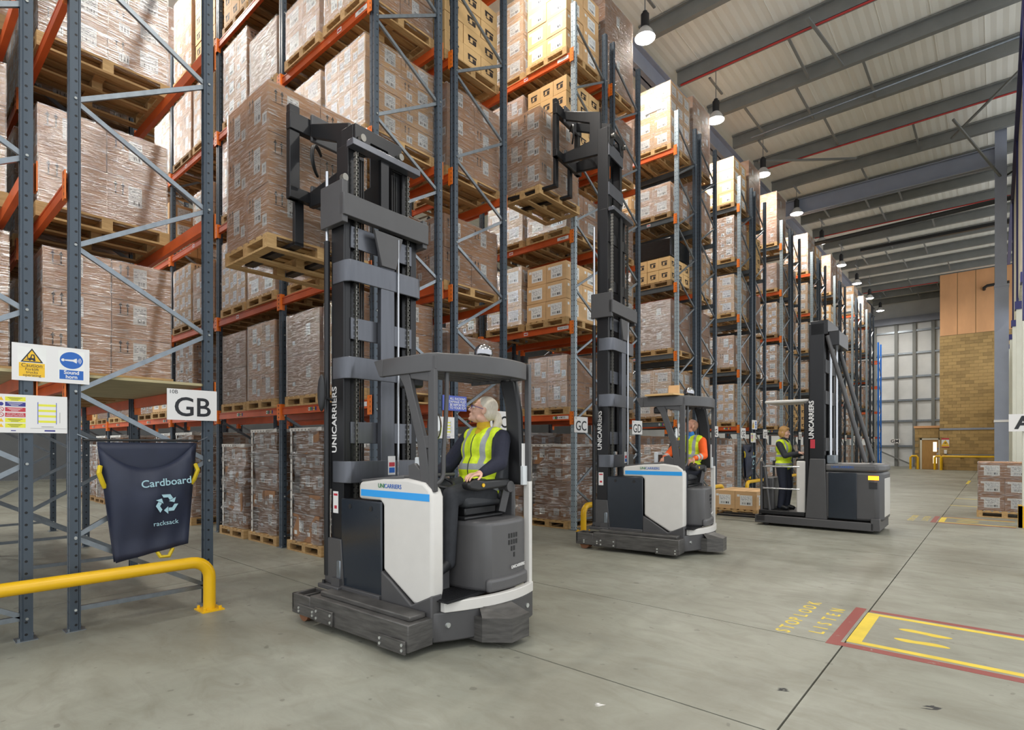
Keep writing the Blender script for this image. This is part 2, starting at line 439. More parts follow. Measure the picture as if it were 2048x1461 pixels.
M['glass'] = mat('mirror_glass', (180, 180, 176), 0.05, 1.0)
M['clear'] = mat('clear_acrylic', (200, 204, 206), 0.1)
M['redpallet'] = mat('red_plastic', (190, 30, 34), 0.5)
M['marking'] = mat('black_rubber_mark', (50, 50, 50), 0.8)
# ================================================================== SETTING
XR = -6.05            # plane of the rack ends along the main aisle
BAY = 2.43            # rack bay pitch
PITCH = 4.5           # rack pair pitch along the main aisle
def yb(k): return PITCH*k

# ---- floor of cast slabs with recessed joints
floor = struct(MB().box(-34, 8, -5, 57, -0.16, -0.02).build('floor', M['joint']), 'polished grey concrete warehouse floor')
g = 0.006
def slab(x0, x1, y0, y1):
    o = MB().box(x0+g, x1-g, y0+g, y1-g, -0.03, 0.0).build('floor_slab', M['concrete'], floor)
ysL = [-5, -1.4, 3.3, 5.1, 9.82, 14.5, 19.2, 28.6, 38, 47.4, 57]
xs = [-34, -19, -13.2, -7.15, -0.93]
for a, b in zip(xs[:-1], xs[1:]):
    for c, d in zip(ysL[:-1], ysL[1:]): slab(a, b, c, d)
ysR = [-5, -1.4, 5.1, 9.82, 14.5, 19.2, 28.6, 38, 47.4, 57]
for a, b in ((-0.93, 5.3), (5.3, 8)):
    for c, d in zip(ysR[:-1], ysR[1:]): slab(a, b, c, d)

# ---- roof
ZR = 12.95
ceiling = struct(MB().box(-34, 8, -5, 57, ZR, ZR+0.08).build('ceiling', M['ceil']), 'pale ribbed roof sheeting')
for j, x in enumerate([-6.6+1.06*i for i in range(8)]):      # lap joints between sheets
    MB().box(x-.008, x+.008, -4, 53, ZR-.01, ZR-.001).build('roof_sheet_seam', M['ceil'], ceiling)
PZ = 12.42
pys = [4.3+2.35*i for i in range(21)]
zpoly = [(-.075, .30), (.0, .30), (.0, .03), (.085, .03), (.085, .0), (-.02, .0), (-.02, .27), (-.075, .27)]
pm = MB().prism([(a*1.5, b*1.35) for a, b in zpoly], 'x', -7.3, 8).mesh('roof_purlin', M['purlin'])
trim = thing('roof_purlins', 'grey steel roof purlins running across the bay', 'roof frame')
del trim['label'], trim['category']; trim['kind'] = 'structure'; trim.name = 'trim_1'
for y in pys: place('purlin', pm, trim, (0, y, PZ+.1))
# anti-sag struts between purlins
sm = MB().box(-.03, .03, 0, 2.35, 0, .05).add([(-.03, 0, .02), (.03, 0, .02), (.03, 0, .12), (-.03, 0, .12)], [(0, 1, 2, 3)]).mesh('strut', M['purlin'])
for i, y in enumerate(pys[:-1]):
    for x in ((-6.0, -4.6, -3.0) if i % 4 == 2 else ((-2.2,) if i % 4 == 0 else (-4.2, 1.2))):
        place('sag_strut', sm, trim, (x+random.uniform(-.2, .2), y, PZ+.12))
# valley girder along the rack front, cross girder, column
def ibeam(axis, a, b, c1, z0, z1, w=.25):
    mb = MB()
    if axis == 'y':
        mb.box(c1-w/2, c1+w/2, a, b, z0, z0+.03).box(c1-w/2, c1+w/2, a, b, z1-.03, z1).box(c1-.02, c1+.02, a, b, z0, z1)
    else:
        mb.box(a, b, c1-w/2, c1+w/2, z0, z0+.03).box(a, b, c1-w/2, c1+w/2, z1-.03, z1).box(a, b, c1-.02, c1+.02, z0, z1)
    return mb
struct(ibeam('y', -5, 55, -7.45, 11.85, 12.5, .3).build('trim_2', M['steelgrey']), 'grey steel valley girder above the rack ends')
gd = struct(ibeam('x', -7.4, .1, 26.0, 11.45, 12.1, .3).build('trim_3', M['steelgrey']), 'deep grey cross girder meeting the column')
col = struct(MB().box(-.05, .27, 25.84, 26.16, 7.2, 12.9).box(-.06, .32, 25.8, 26.2, 0, 7.2).box(-.07, .33, 25.79, 26.21, 7.15, 7.22).build('trim_4', M['steelgrey']), 'grey box-clad steel column')
MB().box(-.075, .335, 25.78, 26.22, 2.42, 2.5).build('cable_tie_band', M['signwhite'], col)
for s in (-1, 1):
    MB().bar((.1, 26+s*.15, 11.0), (.1+s*1.2, 26+s*2.3, 12.5), .06, .06).build('knee_brace', M['purlin'], gd)
MB().bar((-6.8, 22.0, 12.35), (-4.0, 24.4, 12.45), .08, .06).build('roof_brace', M['purlin'], trim)
MB().bar((-1.2, 24.9, 12.4), (.6, 21.6, 12.45), .06, .06).build('roof_brace', M['purlin'], trim)
MB().bar((-3.6, 15.5, 12.4), (-3.3, 18.1, 12.4), .07, .05).build('roof_brace', M['purlin'], trim)

def pipe(name, pts, r, m, label, cat='pipe'):
    return tag(MB().tube(pts, r, 8).build(name, M[m], smooth=True), label, cat)
pipe('sprinkler_pipe', [(-7.2, 16.05, 12.49), (3, 16.05, 12.49)], .028, 'redpipe', 'red sprinkler pipe across roof nearest the camera')
pipe('sprinkler_pipe', [(-7.2, 23.1, 12.49), (3, 23.1, 12.49)], .028, 'redpipe', 'red sprinkler pipe across roof, second from the camera')
pipe('sprinkler_pipe', [(-7.2, 32.5, 12.49), (3, 32.5, 12.49)], .028, 'redpipe', 'red sprinkler pipe across roof just beyond the cross girder')
pipe('sprinkler_pipe', [(-7.2, 46.6, 12.49), (-2.95, 46.6, 12.49)], .03, 'redpipe', 'red sprinkler pipe across roof above the plywood panels')
pipe('cable_conduit', [(-6.3, 19.6, 12.05), (2.5, 19.6, 12.3)], .035, 'galv', 'galvanised cable conduit slung across the roof', 'conduit')
pipe('drain_pipe', [(-6.9, 29.5, 11.2), (-1, 29.5, 11.35), (.8, 29.5, 11.4)], .1, 'blackpipe', 'thick black drain pipe crossing under the roof')
hb = tag(MB().box(-5.3, .5, 33.4, 33.6, 11.6, 11.75).build('heater_strip', M['blackpipe']), 'long black strip heater under the far roof', 'heater')

# ---- far end wall
YF = 52.5
wall_far = struct(MB().box(-34, -2.5, YF, YF+.15, 0, ZR).build('wall_far', M['clad']), 'white clad far end wall')
for x in (-9.2, -7.3, -5.9, -4.75, -3.6): MB().box(x-.11, x+.11, YF-.22, YF-.003, 0, 11.2).build('wall_post', M['purlin'], wall_far)
for z in (1.55, 3.5, 5.1, 6.9, 8.7, 10.4): MB().box(-11, -2.5, YF-.16, YF-.002, z-.05, z+.09).build('wall_rail', M['galv'], wall_far)
MB().box(-11, -2.5, YF-.5, YF-.003, 11.0, 11.5).build('wall_head_beam', M['steelgrey'], wall_far)
MB().bar((-7.2, YF-.3, 1.3), (-4.9, YF-.3, .15), .1, .1).build('wall_brace', M['purlin'], wall_far)
sg = thing('aisle_sign', 'white aisle sign GM on the far clad wall', 'sign', (-5.95, YF-.42, 1.95))
MB().box(-.33, .33, -.01, .01, -.16, .16).build('board', M['signwhite'], sg)
text('lettering', 'GM', .36, M['signink'], sg, (0, -.012, -.01), FACE_NY, bold=.006)
wall_left = struct(MB().box(-34.2, -34, -5, 57, 0, ZR).build('wall_left', M['dimwall']), 'far left grey sheet wall behind the racks')

# ---- block-built enclosure at the far right
YB = 46.5
bx0, bx1 = -2.85, .95
wb = struct(MB().box(bx0+.02, bx1, YB+.03, YF, 0, 8.85).build('wall_block', M['mortar']), 'sand coloured blockwork enclosure')
bm = MB().box(0, .43, 0, .06, 0, .205).mesh('block', M['block'])
bmh = MB().box(0, .205, 0, .06, 0, .205).mesh('half_block', M['block'])
bz = .2155
for r in range(41):
    z = r*bz
    if z > 8.7: break
    x = bx0 if r % 2 == 0 else bx0
    if r % 2:
        place('block', bmh, wb, (bx0, YB, z)); x = bx0+.215
    while x < .45:
        place('block', bm, wb, (x, YB+random.uniform(0, .006), z)); x += .44
MB().box(bx0, bx1, YB-.05, YB+.04, 2.63, 2.75).build('cable_tray', M['steelgrey'], wb)
MB().box(bx0+.35, bx1, YB-.04, YB+.02, .98, 1.04).build('socket_trunking', M['galv'], wb)
for x in (-1.75, -.95): MB().box(x-.1, x+.1, YB-.08, YB-.04, .84, .96).build('socket_box', M['signwhite'], wb)
wp = struct(MB().box(bx0+.02, bx1, YB+.03, YF, 8.85, 12.9).build('wall_ply', M['mortar']), 'plywood panelled upper wall')
for i in range(4): MB().box(bx0+.92*i+.015, bx0+.92*(i+1)-.015, YB, YB+.03, 8.86, 12.9).build('ply_panel', M['ply'], wp)
pipe('elbow_pipe', [(.6, YB-.3, 11.75), (-.45, YB-.3, 11.7), (-.6, YB-.25, 11.6), (-.6, YB, 11.55)], .09, 'blackpipe', 'black elbow pipe on the plywood panels')
# door annex
ax0 = -4.25
wa = struct(MB().box(ax0+.02, bx0, YB+.63, YF, 0, 2.85).build('wall_annex', M['mortar']), 'low blockwork door lobby')
for r in range(13):
    z = r*bz; x = ax0-(.215 if r % 2 else 0)
    while x < bx0-.2:
        xa = max(x, ax0); xb = min(x+.43, bx0)
        if not (z < 2.1 and xb > -3.98 and xa < -2.9) and xb-xa > .1:
            place('block', bm if xb-xa > .3 else bmh, wa, (xa if xb-xa > .3 else (xb-.21 if xa == ax0 else xa), YB+.6, z))
        x += .44
MB().box(ax0-.05, bx0, YB+.53, YB+.7, 2.8, 2.95).build('roof_edge_trim', M['ply'], wa)
d1 = thing('door_1', 'oak veneer door', 'door', (-3.4, YB+.58, 0)); del d1['label'], d1['category']; d1['kind'] = 'structure'
MB().box(-.45, .45, 0, .05, .01, 2.0).build('door_leaf', M['door'], d1)
MB().box(-.55, -.45, -.03, .06, 0, 2.1).box(.45, .55, -.03, .06, 0, 2.1).box(-.55, .55, -.03, .06, 2.0, 2.1).build('door_frame', M['frame_cream'], d1)
for z0, z1 in ((.4, .92), (1.2, 1.85)): MB().box(.16, .36, -.01, .0, z0, z1).build('vision_panel', M['glasslit'], d1)
MB().box(.36, .42, -.04, .0, .98, 1.12).build('door_handle', M['brightsteel'], d1)
MB().box(.4, .46, -.012, .0, 1.35, 1.45).build('door_notice', M['signblue'], d1)
ws = thing('warning_sign', 'yellow and red warning sign beside the oak door', 'sign', (-2.55, YB-.03, 1.8))
MB().box(-.2, .2, -.01, .01, -.3, .3).build('board', M['signwhite'], ws)
MB().box(-.2, .2, -.014, -.01, .2, .3, 0).box(-.2, .2, -.014, -.01, -.3, -.26).build('red_band', M['signred'], ws)
MB().box(-.19, .19, -.014, -.01, -.25, -.12).build('text_panel', M['signyellow'], ws)
MB().prism([(-.17, -.1), (.17, -.1), (0, .17)], 'y', -.016, -.011).build('triangle', M['signyellow'], ws)
MB().prism([(-.06, -.05), (.06, -.05), (.06, .02), (-.06, .0)], 'y', -.018, -.015).build('symbol', M['signink'], ws)
tag(MB().box(-2.62, -2.46, YB-.12, YB-.01, 1.06, 1.32).build('soap_dispenser', M['signwhite'], bevel=.02), 'small white dispenser on blockwork under warning sign', 'dispenser')

# ---- right hand side: cream dock posts, stained boards, navy steel
wr = struct(MB().box(.75, .95, 25, YB, 0, 5.5).build('wall_right', M['cream']), 'cream partition along the right of the main aisle')
bd = struct(MB().box(.52, .62, 18.0, 30, 6.3, 11.6).build('trim_5', M['grubby']), 'stained cream boards above the right partition')
for y in (18, 24.0, 30): MB().box(.47, .53, y-.06, y+.06, 5.0, 11.8).build('navy_rail', M['navy'], bd)
MB().box(.42, .55, 9.0, 40, 11.3, 11.5).build('navy_rail', M['navy'], bd)
pb_ = thing('rack_side_panel', 'orange chipboard panel framed in navy steel, top right', 'panel', (.33, 9.3, 0))
MB().box(-.02, .0, -.02, 1.6, 7.2, 9.1).build('board', M['ply'], pb_)
for z in (7.12, 9.1): MB().box(-.06, .05, -.5, 1.6, z, z+.09).build('navy_rail', M['navy'], pb_)
MB().box(-.05, .06, 1.5, 1.6, 3.4, 12.4).build('navy_upright', M['navy'], pb_)
for i, y in enumerate((14.9, 19.4, 24.0, 29, 34, 39)):
    t = thing('dock_post', 'cream boxed dock post, %s from the camera' % ('first', 'second', 'third', 'fourth', 'fifth', 'sixth')[i], 'post', (.52, y, 0), 0, 'cream posts along the right side')
    MB().box(-.14, .16, -.12, .12, 0, 4.8+.3*i).build('post_box', M['cream'], t)
    MB().box(-.17, .19, -.15, .15, 4.8+.3*i, 5.0+.3*i).build('cap_band', M['navy'], t)
    if i < 1: MB().box(-.2, -.14, -.22, .2, 0, .42).box(-.2, .16, -.22, -.16, 0, .42).build('corner_guard', M['yellow'], t)
asg = thing('aisle_sign', 'white aisle sign with letter A on the right hand post', 'sign', (.34, 14.74, 2.05))
MB().box(-.16, .3, -.012, .012, -.17, .17).build('board', M['signwhite'], asg)
text('lettering', 'A', .34, M['signink'], asg, (.05, -.015, -.01), FACE_NY, bold=.012)
tag(MB().box(.3, .4, 9.2, 9.42, 0, .3).build('post_guard', M['yellow'], bevel=.02), 'yellow steel foot guard at the right picture edge', 'guard')

# ---- floor markings
def marking(dy, which, xe=3.2):
    t = thing('walkway_marking', 'yellow box with red border and footprints on floor, %s the camera' % which, 'floor marking', (0, dy, 0), 0, 'walkway markings')
    mb = MB(); Z = .0012
    MB().box(-.93, -.83, 5.23, 6.27, 0, Z).box(-.83, xe, 5.23, 5.30, 0, Z).box(-.83, xe, 6.20, 6.27, 0, Z).build('yellow_border', M['yellowpaint'], t)
    MB().box(-1.05, -.96, 5.08, 6.4, 0, Z).box(-.96, xe, 5.09, 5.185, 0, Z).box(-.92, xe, 6.305, 6.38, 0, Z).build('red_border', M['redpaint'], t)
    for s, y in ((1, 5.88), (-1, 5.58)):
        pts = []
        for i in range(24):
            a = 2*math.pi*i/24; x = math.cos(a); w = .052 if x > 0 else .046
            w *= 1-.28*math.exp(-((x-.15)/.3)**2)
            pts.append((-.46+.185*x*-1, y+s*.012*math.sin(3*x)+w*math.sin(a)))
        MB().prism(pts, 'z', 0, Z).build('footprint', M['yellowpaint'], t)
    st = [('S', 5.18), ('T', 5.31), ('O', 5.47), ('P', 5.60), ('L', 5.76), ('O', 5.93), ('O', 6.10), ('K', 6.28)]
    for ch, y in st: text('letter', ch, .16, M['yellowpaint'], t, (-1.39, y, .001), (0, 0, R(90)), bold=.003)
    for ch, y in zip('LISTEN', (5.33, 5.47, 5.62, 5.80, 5.97, 6.16)): text('letter', ch, .16, M['yellowpaint'], t, (-1.16, y, .001), (0, 0, R(90)), bold=.003)
marking(0, 'nearer'); marking(9.45, 'farther from', .29)
for i, (x0, x1, y) in enumerate(((-.95, .3, 19.0), (-.95, .3, 21.6))):
    tag(MB().box(x0, x1, y-.04, y+.04, 0, .0012).build('bay_line', M['yellowpaint']), 'thin yellow bay line on floor %s' % ('behind the right pallet', 'farther towards the block wall')[i], 'floor marking')
tag(MB().box(-.98, -.88, 30, 33, 0, .0012).build('bay_line', M['yellowpaint']), 'short yellow lane dash near the far block wall', 'floor marking')
def scuff(x, y, s, label, m='marking'):
    mb = MB()
    for i in range(9):
        a = random.uniform(-.4, .4); l = s*random.uniform(.3, 1); w = s*random.uniform(.04, .12)
        cx = x+random.uniform(-.3, .3)*s; cy = y+random.uniform(-.35, .35)*s
        d = Vector((math.cos(a+.6), math.sin(a+.6))); n = Vector((-d.y, d.x))
        q = [Vector((cx, cy))+d*l/2+n*w*.2, Vector((cx, cy))+n*w, Vector((cx, cy))-d*l/2, Vector((cx, cy))-n*w]
        mb.add([(p.x, p.y, .0008+i*.00005) for p in q], [(0, 1, 2, 3)])
    return tag(mb.build('floor_scuff', M[m]), label, 'floor mark')
scuff(-1.06, 3.92, .08, 'small black rubber scuff left of the floor joint')
scuff(-.3, 4.25, .1, 'black rubber scuff right of the floor joint')
scuff(-1.85, 2.95, .06, 'scrap of clear film lying on the bare floor', 'signwhite')

# ---- high bay lamps: the room's lighting, with some added out of view
def lamp_meshes():
    h = MB().cyl((0,0,.2), (0,0,.55), .1, 14).cyl((0,0,.55), (0,0,.62), .06, 10).mesh('housing', M['lampbody'], True)
    r = MB().lathe([(.11, .22), (.19, .12), (.245, .0), (.25, -.02), (.24, -.02), (.185, .11), (.1, .2)], 22).mesh('reflector', M['lampshade'], True)
    l = MB().lathe([(.235, -.005), (.2, -.03), (.1, -.045), (.001, -.05)], 20).mesh('lens', M['lamplens'], True)
    s = MB().cyl((0,0,.6), (0,0,1.5), .012, 6).box(-.03, .03, -.5, .5, 1.0, 1.04).mesh('suspension', M['galv'])
    return h, r, l, s
LM = lamp_meshes()
ld = bpy.data.lights.new('high_bay_light', 'AREA'); ld.shape = 'DISK'; ld.size = .44; ld.energy = LAMP_POWER; ld.color = (1.0, .955, .88)
def lamp(x, y, z, label):
    t = thing('high_bay_lamp', label, 'lamp', (x, y, z), 0, 'high bay lamps')
    for n, me in zip(('housing', 'reflector', 'lens', 'suspension'), LM): place(n, me, t)
    o = bpy.data.objects.new('lamp_light', ld); COL.objects.link(o); o.parent = t; o.location = (0, 0, -.06)
ordw = ['first', 'second', 'third', 'fourth', 'fifth', 'sixth', 'seventh', 'eighth', 'ninth', 'tenth', 'eleventh', 'twelfth']
for k in range(-1, 11):
    lamp(-6.4, 3.25+PITCH*k, 11.45, 'high bay lamp above rack ends, %s from the left end' % ordw[k+1])
for k in range(-1, 11):
    for j, x in enumerate((-13.0, -19.6) if k < 5 else (-13.0,)):  # deep lamps over the far aisles are added to brighten the end wall
        lamp(x, 3.25+PITCH*k, 11.45, 'unseen high bay lamp deep over aisle %s, %s row back' % (ordw[k+1], ordw[j+1]))
for j, (x, y) in enumerate(((1.6, -3), (1.6, 3.5), (5, 10), (5, 19), (5, 28), (5, 38))):  # unseen lamps added to light the floor and the load ends
    lamp(x, y, 11.45, 'added unseen high bay lamp over the open floor right of camera, %s one' % ordw[j])
# ================================================================== RACKS
LEV = [2.2, 3.92, 5.64, 7.36, 9.08]
post_poly = [(-.05, -.04), (-.018, -.04), (-.012, -.032), (.012, -.032), (.018, -.04), (.05, -.04), (.05, .02), (.038, .026), (.038, .04), (.02, .04), (.02, .03), (-.02, .03), (-.02, .04), (-.038, .04), (-.038, .026), (-.05, .02)]
def post_mesh(h, m, name='post'):
    mb = MB().prism(post_poly, 'z', 0.006, h)
    mb.box(-.075, .075, -.07, .07, 0, .006, 1).cyl((.06, -.05, 0), (.06, -.05, .03), .012, 6, 1).cyl((-.06, .05, 0), (-.06, .05, .03), .012, 6, 1)
    return mb.mesh(name, [M[m], M['galv']])
PM = {'post': post_mesh(10.0, 'post'), 'post_light': post_mesh(10.0, 'post_light'), 'post_blue': post_mesh(8.6, 'post_blue')}
DEP = 1.08
def brace_mesh(z0, z1):
    mb = MB().bar((0, 0, z0), (0, DEP, z1), .03, .04)
    mb.cyl((-.03, .0, z0), (.062, .0, z0), .011, 8, 1).cyl((-.03, DEP, z1), (.062, DEP, z1), .011, 8, 1)
    return mb.mesh('brace', [M['galv'], M['bolt']])
BR_H = brace_mesh(0, 0); BR_U = brace_mesh(0, .645); BR_D = brace_mesh(.62, 0)
def beam_mesh(m, L=BAY-.1):
    # box beam with a step and a groove, local x from 0 to -L, front face at y=-.025
    pr = [(-.025, .0), (.025, .0), (.025, -.115), (-.025, -.115), (-.025, -.035), (-.017, -.03), (-.017, -.022), (-.025, -.017)]
    return MB().prism(pr, 'x', -.05, -.05-L).mesh('beam', M[m])
BM = {'orange': beam_mesh('orange'), 'greybeam': beam_mesh('greybeam')}
def clip_mesh(m):
    mb = MB().box(-.052, .03, -.052, -.042, -.2, .05).box(-.056, -.05, -.052, .02, -.2, .05)
    for i in range(4): mb.box(.004, .014, -.0535, -.05, -.17+.06*i, -.145+.06*i, 1)
    return mb.mesh('beam_connector', [M[m], M['black']])
CM = {'orange': clip_mesh('orange_clip'), 'greybeam': clip_mesh('orange_clip')}
stick_cols = ['signwhite', 'siggreen', 'sigpurple', 'signyellow', 'signnavy']
def sticker_mesh():
    mb = MB()
    for i, c in enumerate(stick_cols):
        x = -.12+.045*i
        mb.box(x, x+.043, -.0285, -.0255, -.085, -.035, i)
        mb.box(x+.01, x+.03, -.0292, -.0284, -.07, -.05, 5)
    return mb.mesh('bay_sticker', [M[c] for c in stick_cols]+[M['ink']])
SM = sticker_mesh()
TM = MB().box(-.05, .05, -.0285, -.0255, -.09, -.03).box(-.04, .04, -.0292, -.0284, -.075, -.05, 1).mesh('beam_tag', [M['signwhite'], M['signred']])

def aisle(k): return 'G' + 'ABCDEFGHIJKLMN'[k+1]
def side_name(k, side): return 'left picture edge' if (k == 0 and side == 'near') else ('far side of aisle %s' % aisle(k-1)) if side == 'near' else ('near side of aisle %s' % aisle(k))
def rows_y(k, side): return (yb(k)-.24) if side == 'near' else (yb(k)+1.16)

def rack_row(k, side, bays, detail=1, colour='orange', levels=LEV, postm='post'):
    ya = rows_y(k, side)
    t = thing('pallet_rack', 'tall pallet rack row with %s beams on %s' % ('orange' if colour == 'orange' else 'grey', side_name(k, side)), 'rack', (XR, ya, 0), 0, 'pallet rack rows')
    pmesh = PM[postm]
    for i in range(bays+1):
        x = -BAY*i
        front = PM['post_light'] if (side == 'near' and k >= 2 and i == 0 and postm == 'post') else pmesh
        place('post', front, t, (x, 0, 0)); place('post', pmesh, t, (x, DEP, 0), rot=(0, 0, R(180)))
        place('brace', BR_H, t, (x, 0, .18))
        z = .17
        n = 15 if postm != 'post_blue' else 12
        place('brace', BR_D, t, (x, 0, .18))
        z = .805
        for j in range(n-1):
            if j % 2 == 0: place('brace', BR_U, t, (x, 0, .805+1.265*(j//2)))
            else: place('brace', BR_D, t, (x, 0, 1.45+1.265*(j//2)))
    for b in range(bays):
        for li, z in enumerate(levels):
            for fr, y in enumerate((0, DEP)):
                cl = colour
                if k >= 2 and random.random() < .16: cl = 'orange'
                yy = y-.02 if fr == 0 else y+.02
                o = place('beam', BM[cl], t, (-BAY*b, yy, z), rot=None)
                if fr == 1:
                    o.rotation_euler = (0, 0, R(180)); o.location = (-BAY*b-BAY, yy, z)
                if detail:
                    c1 = place('beam_connector', CM[cl], o, (0, 0, 0)); c2 = place('beam_connector', CM[cl], o, (-BAY, 0, 0), rot=None)
                    c2.scale = (-1, 1, 1)
                if detail and fr == 0 and side == 'near':
                    if li == 0:
                        for q in (.35, 1.45): place('bay_sticker', SM, o, (-q, 0, 0))
                    else: place('beam_tag', TM, o, (-.75-.4*((b+li) % 3), 0, 0))
                if fr == 0 and side == 'near' and b == 0 and k in (1, 2):
                    tx = {1: ['10B', 'M030', 'M060', 'M090', 'M120'], 2: ['M030', 'M060 HG4', 'M090', '10150RL', '10200M']}[k][li]
                    pl = MB().box(-.36, -.1, -.0287, -.0255, -.088, -.028).build('location_plate', M['signwhite'], o)
                    text('location_text', tx, .05, M['ink'], o, (-.23, -.0292, -.058), FACE_NY)
    return t
rack_row(0, 'near', 2, 1); rack_row(0, 'far', 3, 1)
rack_row(1, 'near', 7, 1); rack_row(1, 'far', 3, 1)
rack_row(2, 'near', 3, 1); rack_row(2, 'far', 1, 1)
for k in range(3, 10):
    rack_row(k, 'near', 1, 1 if k < 6 else 0, 'greybeam'); rack_row(k, 'far', 1, 0, 'greybeam')
rack_row(10, 'near', 1, 0, 'orange', LEV[:4], 'post_blue')

# chipboard deck on the first level of the nearest row
dk = tag(MB().box(XR-BAY+.06, XR-.02, 1.12, 2.28, 2.203, 2.228).build('shelf_deck', M['deck']), 'pale chipboard shelf deck under the big wrapped carton load, rack GB', 'shelf')
dk2 = tag(MB().box(XR-BAY+.06, XR-.02, -.28, .88, 2.203, 2.228).build('shelf_deck', M['deck']), 'pale chipboard shelf deck at the left picture edge', 'shelf')

# ================================================================== PALLETS AND LOADS
def pallet_parts(w, d):
    """w along x, d along y, base at z=0, top at .15"""
    stringers = [(0, w, y, y+.1, .105, .128) for y in (0, d/2-.05, d-.1)]
    boards = []
    n = 7; bw = .1; gap = (w-n*bw)/(n-1)
    for i in range(n): boards.append(((bw+gap)*i, (bw+gap)*i+bw, 0, d, .128, .15))
    blocks = [(x, x+.1, y, y+.1, .022, .105) for x in (0, w/2-.05, w-.1) for y in (0, d/2-.05, d-.1)]
    skids = [(x, x+.1, .1, d-.1, 0, .022) for x in (0, w/2-.05, w-.1)] + [(0, w, 0, .1, 0, .022), (0, w, d-.1, d, 0, .022)]
    return stringers, boards, blocks, skids
_pal = {}
def pallet_meshes(w, d):
    if (w, d) not in _pal:
        s, b, bl, sk = pallet_parts(w, d)
        base = MB(); full = MB()
        for q in s: base.box(*q); full.box(*q)
        for q in b+bl+sk: full.box(*q)
        def unit(q): return (MB().box(0, q[1]-q[0], 0, q[3]-q[2], 0, q[5]-q[4]))
        pcs = []; cache = {}
        for nm, lst in (('stringer', s), ('deck_board', b), ('block', bl), ('bottom_board', sk)):
            for q in lst:
                key = (nm, round(q[1]-q[0], 3), round(q[3]-q[2], 3))
                if key not in cache: cache[key] = unit(q).mesh(nm, M['wood'])
                pcs.append((nm, cache[key], (q[0], q[2], q[4])))
        _pal[(w, d)] = (base.mesh('pallet', M['wood']), full.mesh('pallet', M['wood']), full.mesh('pallet', M['wood_old']), full.mesh('pallet', M['wood_blue']), pcs)
    return _pal[(w, d)]

def decal_face(mb, face, w, d, h, u0, u1, v0, v1, mi, off=.0012):
    """rectangle on a carton face; u to the viewer's right in 0..1, v up in 0..1 ; carton spans 0..w,0..d,0..h"""
    if face == 'ny':
        P = lambda u, v: (u*w, -off, v*h)
    elif face == 'px':
        P = lambda u, v: (w+off, u*d, v*h)
    elif face == 'py':
        P = lambda u, v: (w-u*w, d+off, v*h)
    else:
        P = lambda u, v: (-off, d-u*d, v*h)
    mb.add([P(u0, v0), P(u1, v0), P(u1, v1), P(u0, v1)], [(0, 1, 2, 3)], mi)
    return P
_car = {}
def carton_mesh(w, d, h, style, ci):
    key = (round(w, 3), round(d, 3), round(h, 3), style, ci)
    if key in _car: return _car[key]
    mb = MB(); e = .004
    mb.box(e, w-e, e, d-e, e, h-e)
    mats = [M['card%d' % ci], M['paper'], M['ink'], M['lines'], M['barcode'], M['tape']]
    # top tape
    mb.add([(w*.47, 0.004, h-e+.0008), (w*.53, .004, h-e+.0008), (w*.53, d-.004, h-e+.0008), (w*.47, d-.004, h-e+.0008)], [(0, 1, 2, 3)], 5)
    rs = random.Random(str(key))
    for face, L in (('ny', w), ('px', d), ('py', w), ('nx', d)):
        def rect(uc, vc, wu, hv, mi, off=.0012):
            a = wu/L/2; b = hv/h/2
            decal_face(mb, face, w, d, h, uc-a, uc+a, vc-b, vc+b, mi, off-e+.0002)
        def label(uc, vc, wu, hv):
            rect(uc, vc, wu, hv, 1, .0012)
            rect(uc, vc+hv/h*.17, wu*.84, hv*.46, 3, .0018)
            rect(uc, vc-hv/h*.3, wu*.7, hv*.2, 4, .0018)
        def arrow(uc, vb, s):
            P = lambda u, v: None
            rect(uc, vb+s*.4/h, s*.1, s*.8, 2)
            a = s*.16/L
            f = decal_face(mb, face, w, d, h, 0, 0, 0, 0, 2, .0012-e+.0002); mb.f.pop(); mb.m.pop(); del mb.v[-4:]
            mb.add([f(uc-a, vb+s*.72/h), f(uc+a, vb+s*.72/h), f(uc, vb+s*1.05/h)], [(0, 1, 2)], 2)
        if style == 'A':
            s = min(.13, h*.3)
            for q in (0, 1): arrow(.14+q*.075/L*.9, .62, s)
            rect(.14+.034/L, .6, .12, .006, 2)
            if face in ('px', 'nx'): label(.46, .64, .13, min(.22, h*.5))
            else:
                label(.5, .55, .15, min(.26, h*.58)); rect(.82, .3, .1, .12, 1); rect(.82, .3, .08, .07, 4, .0018)
        elif style == 'B':
            label(.68, .58, min(.18, L*.45), min(.19, h*.62)); rect(.26, .32, .1, .1, 1); rect(.26, .32, .08, .06, 4, .0018)
            if face in ('px', 'nx'):
                for q in (0, 1): arrow(.14+q*.06/L, .55, min(.1, h*.35))
        elif style == 'C':
            rect(.5, .62, L*.5, h*.1, 2); rect(.32, .5, L*.12, h*.28, 2); rect(.62, .42, L*.2, h*.22, 2); rect(.5, .3, L*.4, h*.06, 2)
        elif style == 'W':
            label(.52, .5, min(.27, L*.66), min(.23, h*.66)); rect(.16, .75, .06, .05, 1)
        elif style == 'G':
            label(.66, .55, .13, min(.17, h*.45)); rect(.22, .3, .08, .06, 1)
    me = mb.mesh('carton', mats); _car[key] = me; return me

